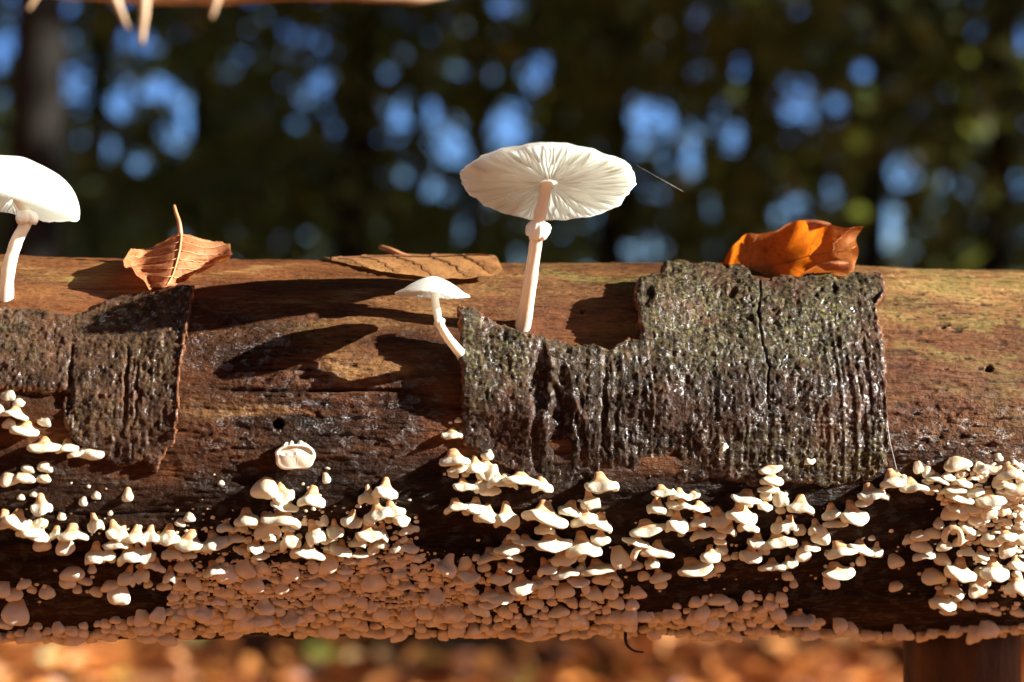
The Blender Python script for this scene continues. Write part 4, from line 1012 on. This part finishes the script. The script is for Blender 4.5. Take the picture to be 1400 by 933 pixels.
# crumbs: pinheads and granules around the clumps
for i in range(2600):
    if r.random() < 0.35:
        cx, cy, w, h = r.choice(TAKEN); x, y = cx + r.gauss(0, 16), cy - 4 + r.gauss(0, 12)
    else:
        x, y = r.uniform(232, 650), r.gauss(800, 36) if r.random() < .85 else r.uniform(690, 760)
    if not (640 < y < 858) or (570 < x < 650 and 690 < y < 752): continue
    w = r.uniform(2.5, 5.5) if r.random() < .8 else r.uniform(5, 8)
    stuff_fungus(x, y, w, w * r.uniform(.7, 1.2), 'p', r)
me = mesh_np('fungus_crust', np.concatenate(STUFF_V), np.concatenate(STUFF_F))
me.materials.append(mat_plain('cream_crust', (0.62, 0.48, 0.32), (0.82, 0.70, 0.52), 300, 0.6))
o = bpy.data.objects.new('fungus_crust', me); COL.objects.link(o)
tag(o, 'crumbly cream crust of pinhead fungi between the larger brackets', 'fungus crust', None, 'stuff')
# ------------------------------------------------------------------ small odds and ends near the log
def small_tube(name, label, cat, pts, rad, mat, seg=8):
    m = MB(); pts = np.asarray(pts, float); m.tube(pts - pts[0], rad, seg)
    o = m.build(name, mat); o.location = pts[0]; tag(o, label, cat); return o
d0 = log_h(852, 850)[3]
small_tube('curled_tendril', 'dark curled tendril hooking below the log\'s lower edge', 'tendril', spline([at(857, 855, d0 + .004), at(855, 868, d0), at(857, 882, d0 - .002), (at(867, 890, d0 - .003)), at(880, 892, d0 - .003)], 20), np.linspace(0.0006, 0.00025, 20), M['black'])
dth = dl(1216, 640)
small_tube('spider_thread', 'pale spider thread hanging beside the bark\'s right edge', 'thread', [at(1213, 575, dth - .002), at(1217, 605, dth - .003), at(1226, 642, dth - .001)], 0.00006, M['thread'], 5)
small_tube('spider_thread', 'fine slanting spider thread right of the tall mushroom cap', 'thread', [at(870, 226, .56), at(900, 243, .56), at(934, 262, .56)], 0.00002, M['thread'], 5)
# resin-pale wood flake on the log top
Qf, thf, lsf, dff = log_h(827, 415)

# dead twig across the top, a little way behind the log; its limb comes down to the ground outside the frame
dt = 0.95
B = at(40, -2, dt)
root = empty('dead_branch', (-0.62, 0.30, 0.0)); tag(root, 'pale dead branch with hanging twigs across the top left', 'branch')
rb = np.array([-0.62, 0.30, 0.0])
path = spline([rb, np.array([-0.60, 0.28, 0.45]), np.array([-0.48, 0.22, 0.66]), at(-160, -70, dt), at(30, -26, dt), at(160, -10, dt), at(270, -5, dt), at(430, -11, dt), at(575, -4, dt + .01), at(640, -20, dt + .02)], 90)
u = dt / F_PX
m = MB(); m.tube(path - rb, np.interp(np.linspace(0, 1, 90), [0, .3, .42, .6, .75, .9, 1], np.array([45, 28, 13, 12, 10, 7, 3]) * u) * (1 + .18 * np.sin(np.arange(90) * 1.1) * np.sin(np.arange(90) * .37 + 1)), 12); m.build('limb', M['dead'], root)
for pts, rr in [([(156, -5), (164, 13), (171, 29), (177, 41)], (8.5, 2.5)), ([(197, -5), (197, 18), (195, 40), (194, 60)], (9.5, 3)), ([(296, -5), (293, 11), (289, 25)], (8, 2.5)), ([(52, -14), (46, 0), (38, 14)], (7, 2.5))]:
    m = MB(); q = spline([at(x, y, dt - .004) for x, y in pts], 10) - rb
    m.tube(q, np.linspace(rr[0], rr[1], 10) * u * 0.8, 9); m.build('twig', M['dead'], root)

# wooden posts that carry the log
def post(cx, cy, w, label, ls=None):
    if ls is None: ls = pix2log(cx, cy)[0]
    c = LO + AX * ls; m = MB()
    r0 = w / 2 * (np.linalg.norm(c - CAM)) / F_PX
    zz = np.concatenate([[0.0], np.linspace(0.02, c[2] - LR * 0.90, 40)])
    V = []; sg = 56
    for z in zz:
        for k in range(sg):
            p = 2 * PI * k / sg
            rr = r0 * (1 + 0.05 * float(fbm(np.array(abs(p - PI) * 5.0), np.array(z * 14), 71, 4)) + 0.02 * math.sin(3 * p + 1))
            V.append((rr * math.cos(p), rr * math.sin(p), z))
    V += [(0, 0, zz[-1]), (0, 0, 0)]
    f = [tuple(x) for x in grid_faces(sg, len(zz), True)]
    n = len(zz) * sg
    f += [((len(zz) - 1) * sg + k, (len(zz) - 1) * sg + (k + 1) % sg, n) for k in range(sg)] + [((k + 1) % sg, k, n + 1) for k in range(sg)]
    m.add(V, f); o = m.build('wooden_post', M['post']); o.location = (c[0], c[1], 0)
    tag(o, label, 'post', 'posts under the log'); return o
post(1343, 858, 152, 'round dark wooden post under the log at bottom right')
post(0, 0, 152, 'round dark wooden post under the log outside the left edge', ls=-0.62)

# ------------------------------------------------------------------ forest floor
def build_ground():
    rr = np.concatenate([np.linspace(0, 12, 60), np.geomspace(12.5, 1500, 40)])
    an = np.linspace(0, 2 * PI, 128, endpoint=False)
    V = []
    for q in rr:
        for a in an:
            x, y = q * math.sin(a), q * math.cos(a)
            z = 0.0 if q < 1 else 0.05 * float(ss(1, 5, q)) * float(fbm(np.array(x * .5), np.array(y * .5), 81, 3))
            z += 1.15 * float(ss(8, 16, y)) * math.exp(-((x + 3.3) / 1.5) ** 2) * float(1 - ss(20, 40, q))     # low bank at the left behind
            V.append((x, y, z))
    me = mesh_np('forest_floor', np.array(V), grid_faces(128, len(rr), True)[:, ::-1])
    o = link('forest_floor', me, M['ground']); tag(o, kind='structure')
    # flip if it faces down
build_ground()
def litter():
    rg = np.random.default_rng(4); N = 15000
    x = rg.uniform(-1, 1, N); y = rg.beta(1.6, 2.6, N) * 8 - 1.2
    x = x * (0.6 + 0.32 * np.abs(y + 0.6) + 0.4)
    L = rg.uniform(0.025, 0.05, N); W = L * rg.uniform(0.5, 0.75, N)
    yaw = rg.uniform(0, 2 * PI, N); pit = rg.normal(0, 0.35, N); rol = rg.normal(0, 0.45, N); fold = rg.uniform(0.0, 0.35, N)
    base = np.array([[-1, 0, 0], [-0.35, 0.8, 1], [0.45, 0.7, 1], [1, 0, 0], [0.45, -0.7, 1], [-0.35, -0.8, 1]])
    P = np.zeros((N, 6, 3))
    P[..., 0] = base[None, :, 0] * L[:, None]; P[..., 1] = base[None, :, 1] * W[:, None]; P[..., 2] = base[None, :, 2] * (fold * L)[:, None]
    cy, sy = np.cos(yaw)[:, None], np.sin(yaw)[:, None]; cp, sp = np.cos(pit)[:, None], np.sin(pit)[:, None]; cr, sr = np.cos(rol)[:, None], np.sin(rol)[:, None]
    X, Y, Z = P[..., 0], P[..., 1], P[..., 2]
    Y, Z = Y * cr - Z * sr, Y * sr + Z * cr
    X, Z = X * cp + Z * sp, -X * sp + Z * cp
    X, Y = X * cy - Y * sy, X * sy + Y * cy
    Vv = np.stack([X + x[:, None], Y + y[:, None], Z + 0.022 + rg.uniform(0, 0.02, N)[:, None]], -1).reshape(-1, 3)
    i = np.arange(N)[:, None] * 6
    Fq = np.concatenate([i + np.array([[0, 1, 2, 3]]), i + np.array([[0, 3, 4, 5]])])
    me = mesh_np('leaf_litter', Vv, Fq, None, False)
    o = link('leaf_litter', me, M['litter']); tag(o, 'orange and brown fallen beech leaves covering the forest floor', 'leaf litter', None, 'stuff')
litter()

# ------------------------------------------------------------------ the wood behind
GAPS = [(380,40,20),(435,118,22),(412,50,14),(110,100,24),(70,70,22),(10,60,26),(128,85,18),(165,140,26),(215,125,34),(235,135,26),(150,205,18),(245,185,34),(190,225,17),(262,150,24),(490,150,20),(540,160,26),(560,235,26),(525,245,20),(590,150,22),
        (622,205,46),(655,268,40),(600,260,24),(690,180,40),(640,312,24),(498,300,12),(660,100,26),(690,8,30),(730,100,36),(705,150,24),(760,60,16),(890,165,56),(925,195,56),(955,100,20),(940,225,26),(1010,95,24),(1022,132,26),(985,150,20),(1012,192,38),(1080,112,30),
        (1102,152,50),(1135,150,28),(1180,98,16),(1340,45,18),(1395,55,22),(1232,238,36),(1212,290,26),(1080,288,34),(1132,268,26),(1305,255,32),(1372,195,20),(1378,250,20),(1398,165,18),(870,345,20),(1020,330,22),(1212,312,28),(1352,320,18),(1380,25,14),(200,60,16),(330,75,14)]
def gap_at(px, py):
    g = np.zeros_like(px)
    for cx, cy, rr in GAPS: g = np.maximum(g, np.exp(-(((px - cx) ** 2 + (py - cy) ** 2) / (rr * 0.82) ** 2) ** 1.6))
    g = g * (0.72 + 0.28 * ss(0.35, 0.6, vnoise(px / 16, py / 16, 3)))
    return g
def leaf_cloud(centers, radii, counts, size, rg):
    P = []; S = []
    for c, rad, n in zip(centers, radii, counts):
        v = rg.normal(size=(n, 3)); v /= np.linalg.norm(v, axis=1)[:, None]
        v *= (rg.uniform(0, 1, n) ** 0.45)[:, None] * rad
        P.append(v * np.array([1.15, 1.15, 0.8]) + c)
    P = np.concatenate(P); N = len(P)
    px, py, d = project(P)
    g = gap_at(px, py)
    holes = ss(0.50, 0.66, vnoise(px / 34, py / 34, 5)) * 0.2
    # gaps in the canopy: clearings where the photograph shows sky
    keep = rg.uniform(0, 1, N) > np.clip(g * 1.2, 0, 0.955) * (d > 0)
    keep &= rg.uniform(0, 1, N) > holes
    keep &= rg.uniform(0, 1, N) > ss(0.66, 0.78, vnoise(px / 19, py / 19, 6)) * 0.8 * ss(0.42, 0.6, vnoise(px / 130, py / 130, 9))
    P = P[keep]; N = len(P)
    L = size * rg.uniform(0.7, 1.3, N); a = rg.normal(size=(N, 3)); a /= np.linalg.norm(a, axis=1)[:, None]
    b = rg.normal(size=(N, 3)); b -= (b * a).sum(1)[:, None] * a; b /= np.linalg.norm(b, axis=1)[:, None]
    c = np.cross(a, b)
    q = np.stack([P - a * L[:, None], P + b * (L * .55)[:, None] + c * (L * .12)[:, None], P + a * L[:, None], P - b * (L * .55)[:, None] + c * (L * .12)[:, None]], 1).reshape(-1, 3)
    return q, (np.arange(N)[:, None] * 4 + np.arange(4)[None, :])
def tree(px, d, width_px, crown_mat, label, name, h, crown_lo, crown_r, n_clump, per, leaf, seed, lean=0.0, limbs=7):
    rg = np.random.default_rng(seed); rr = random.Random(seed)
    b = at(px, 420, d); b[2] = 0.0
    if (b[0] + 3.3) ** 2 < 4 and b[1] > 8: b[2] = 0.3
    root = empty(name, tuple(b)); tag(root, label, 'tree', 'trees behind the log')
    r0 = max(width_px * d / F_PX / 2, 0.03)
    m = MB()
    tp = spline([(0, 0, -0.2), (0.01 * h, 0, h * .3), (lean * h * .5 + rr.uniform(-.1, .1), rr.uniform(-.1, .1), h * .65), (lean * h, rr.uniform(-.2, .2), h)], 24)
    m.tube(tp, np.linspace(r0 * 1.1, r0 * 0.25, 24), 12); tk = m.build('trunk', M['trunk'], root)
    cents = []
    for i in range(n_clump):
        a = rr.uniform(0, 2 * PI); q = crown_r * math.sqrt(rr.random()); z = crown_lo + (h * 1.05 - crown_lo) * rr.random()
        f = 1 - 0.55 * abs((z - crown_lo) / (h * 1.05 - crown_lo) * 2 - 0.8) ** 2
        cents.append(np.array([q * math.cos(a) * f + lean * z, q * math.sin(a) * f, z]))
    for c in cents[:limbs]:
        z0 = max(0.4, c[2] - 0.5 * math.hypot(c[0], c[1]))
        i = min(23, int((z0 + .2) / (h + .2) * 23)); s = tp[i]
        mm = MB(); mm.tube(spline([s, s + (c - s) * .5 + np.array([0, 0, .12]), c], 8), np.linspace(r0 * .42, r0 * .12, 8), 6); mm.build('limb', M['trunk'], root)
    V, Fq = leaf_cloud([c + b for c in cents], [crown_r * rr.uniform(.22, .42) for _ in cents], [int(per * 1.2)] * len(cents), leaf * .85, rg)
    me = mesh_np('crown', V - b, Fq, None, False)
    o = link('crown', me, crown_mat, root); o['kind'] = 'stuff'
    return root
TREES = [
 # px, dist, trunk px, crown, label, name, height, crown from, crown radius, clumps, leaves per clump, leaf, lean
 (30, 6.5, 78, 'green', 'thick dark trunk with high crown at the far left', 'dark_tree', 9, 2.4, 2.2, 26, 300, .05),
 (468, 8.5, 58, 'green', 'dark straight trunk left of the tall mushroom', 'dark_tree', 10, 0.9, 2.4, 40, 420, .05),
 (262, 11, 34, 'green', 'slim dark trunk behind the curled beech leaf', 'dark_tree', 9, 0.5, 2.3, 40, 420, .05),
 (820, 10, 40, 'olive', 'olive leaved tree behind the tall mushroom\'s right side', 'olive_tree', 9, 0.4, 2.2, 46, 430, .05),
 (1180, 9, 34, 'green', 'dark green tree behind the orange leaf', 'dark_tree', 10, 0.9, 2.5, 46, 430, .05),
 (1345, 7.5, 46, 'green', 'dark tree at the far right behind the log', 'dark_tree', 10, 0.9, 2.1, 40, 430, .05),
 (1010, 12, 30, 'olive', 'yellow-green tree between mushroom and orange leaf', 'olive_tree', 9, 0.5, 2.4, 44, 430, .05),
 (640, 13, 30, 'green', 'far dark tree behind the tiny mushroom', 'dark_tree', 10, 0.6, 2.6, 44, 430, .055),
 (120, 14, 32, 'olive', 'yellowish tree behind the left mushroom cap', 'olive_tree', 9, 0.5, 2.5, 44, 430, .055),
 (360, 16, 24, 'green', 'distant dark tree between the two left trunks', 'dark_tree', 11, 0.5, 3.0, 50, 430, .06),
 (560, 18, 24, 'green', 'distant dark tree right of the middle trunk', 'dark_tree', 11, 0.5, 3.0, 50, 430, .06),
 (740, 17, 24, 'olive', 'distant yellowish tree above the tall mushroom cap', 'olive_tree', 11, 0.5, 3.0, 50, 430, .06),
 (915, 20, 22, 'green', 'distant dark tree below the large sky gap', 'dark_tree', 12, 0.5, 3.2, 50, 430, .065),
 (1110, 19, 22, 'rust', 'distant rusty tree above the orange leaf', 'rusty_tree', 12, 0.5, 3.2, 50, 430, .065),
 (1290, 16, 24, 'green', 'distant dark tree near the right edge', 'dark_tree', 11, 0.5, 3.0, 50, 430, .06),
 (-120, 12, 30, 'green', 'dark tree just outside the left edge', 'dark_tree', 10, 0.5, 2.6, 44, 400, .055),
 (1520, 12, 30, 'green', 'dark tree just outside the right edge', 'dark_tree', 10, 0.5, 2.6, 44, 400, .055),
 (-420, 15, 30, 'olive', 'yellowish tree standing beyond the left edge', 'olive_tree', 10, 0.5, 2.8, 44, 300, .06),
 (1850, 15, 30, 'green', 'dark tree standing well beyond the right edge', 'dark_tree', 10, 0.5, 2.8, 44, 300, .06),
]
for i, (px, d, tw, mt, lab, nm, h, lo, cr, nc, per, lf) in enumerate(TREES):
    tree(px, d, tw, M[mt], lab, nm, h, lo, cr, nc, per, lf, 500 + i * 7, lean=random.Random(i).uniform(-.03, .03) if i else 0.0)
# far wood: one mass of trunks and leaves closing the view
def far_wood():
    rg = np.random.default_rng(77); cents, rad = [], []
    for i in range(820):
        d = rg.uniform(24, 44); px = rg.uniform(-500, 1900) if i < 420 else rg.choice([rg.uniform(-2600, -500), rg.uniform(1900, 4000)])
        c = at(px, 420, d); c[2] = rg.beta(1.1, 2.2) * 8
        cents.append(c); rad.append(rg.uniform(0.7, 1.5))
    V, Fq = leaf_cloud(cents, rad, [190] * len(cents), .10, rg)
    me = mesh_np('far_wood', V, Fq, None, False)
    o = link('far_wood', me, M['green']); tag(o, 'dark far wood closing the view behind the trees', 'wood', None, 'stuff')
far_wood()

# unseen wood added behind the viewer, beside and overhead to cut the sky's light
def added_wood_around():
    rg = np.random.default_rng(78); cents, rad = [], []
    for i in range(520):
        a = rg.uniform(math.radians(118), math.radians(337))         # compass from the view direction, clear of the sun's side
        d = rg.uniform(7, 20)
        cents.append(np.array([d * math.sin(a), d * math.cos(a), rg.uniform(0.5, 13)])); rad.append(rg.uniform(1.0, 2.2))
    for i in range(240):                                             # unseen clumps on the right, added to shade the trees in view
        d = rg.uniform(8, 26); y = rg.uniform(4.2, 26)
        c = np.array([d, y, rg.uniform(0.5, 12)])
        if abs(c[0]) < 0.29 * (y + .6) + 1.6: continue
        cents.append(c); rad.append(rg.uniform(1.0, 2.0))
    for i in range(60):                                             # and behind the sun's side, to shade the trunks
        c = np.array([rg.uniform(7, 17), rg.uniform(4.0, 10), rg.uniform(1, 8)])
        if abs(c[0]) < 0.29 * (c[1] + .6) + 1.6: continue
        cents.append(c); rad.append(rg.uniform(.9, 1.6))
    for i in range(420):                                             # unseen boughs added overhead to deepen the shadows on the log
        x, y = rg.uniform(-10, 10), rg.uniform(-9, 9)
        c = np.array([x, y, rg.uniform(7, 12)])
        # keep the sun's path to the log and to the ground about it
        if x > 1 and -6 < y < 4 and False: continue
        cents.append(c); rad.append(rg.uniform(1.0, 1.8))
    P = []
    V, Fq = [], []
    N = 0
    for c, q in zip(cents, rad):
        n = 120
        v = rg.normal(size=(n, 3)); v /= np.linalg.norm(v, axis=1)[:, None]; v *= (rg.uniform(0, 1, n) ** .45)[:, None] * q
        P.append(v + c)
    P = np.concatenate(P)
    # a lane stays open along the sun's path over the log and the litter in front of and behind it
    s = P - np.array([0, 0.2, 0.3]); t = s @ SUN; off = np.linalg.norm(s - t[:, None] * SUN, axis=1)
    P = P[~((t > 0) & (off < 2.8))]
    for i in range(5):                                              # sprays of leaves that throw dappled shade on the litter behind the log
        x, yt = rg.uniform(8, 14), rg.uniform(2.25, 4.2)
        c = np.array([x, yt - .14 * x, .4 * x + rg.uniform(-.5, .5)])
        v = rg.normal(size=(14, 3)) * rg.uniform(.15, .3)
        P = np.concatenate([P, v + c])
    N = len(P)
    L = .17 * rg.uniform(.7, 1.3, N); a = rg.normal(size=(N, 3)); a /= np.linalg.norm(a, axis=1)[:, None]
    b = rg.normal(size=(N, 3)); b -= (b * a).sum(1)[:, None] * a; b /= np.linalg.norm(b, axis=1)[:, None]
    q = np.stack([P - a * L[:, None], P + b * (L * .6)[:, None], P + a * L[:, None], P - b * (L * .6)[:, None]], 1).reshape(-1, 3)
    me = mesh_np('unseen_shade_wood', q, np.arange(N)[:, None] * 4 + np.arange(4)[None, :], None, False)
    o = link('unseen_shade_wood', me, M['green']); tag(o, 'unseen leafy wood added round the clearing to shade it', 'wood', None, 'stuff')
added_wood_around()
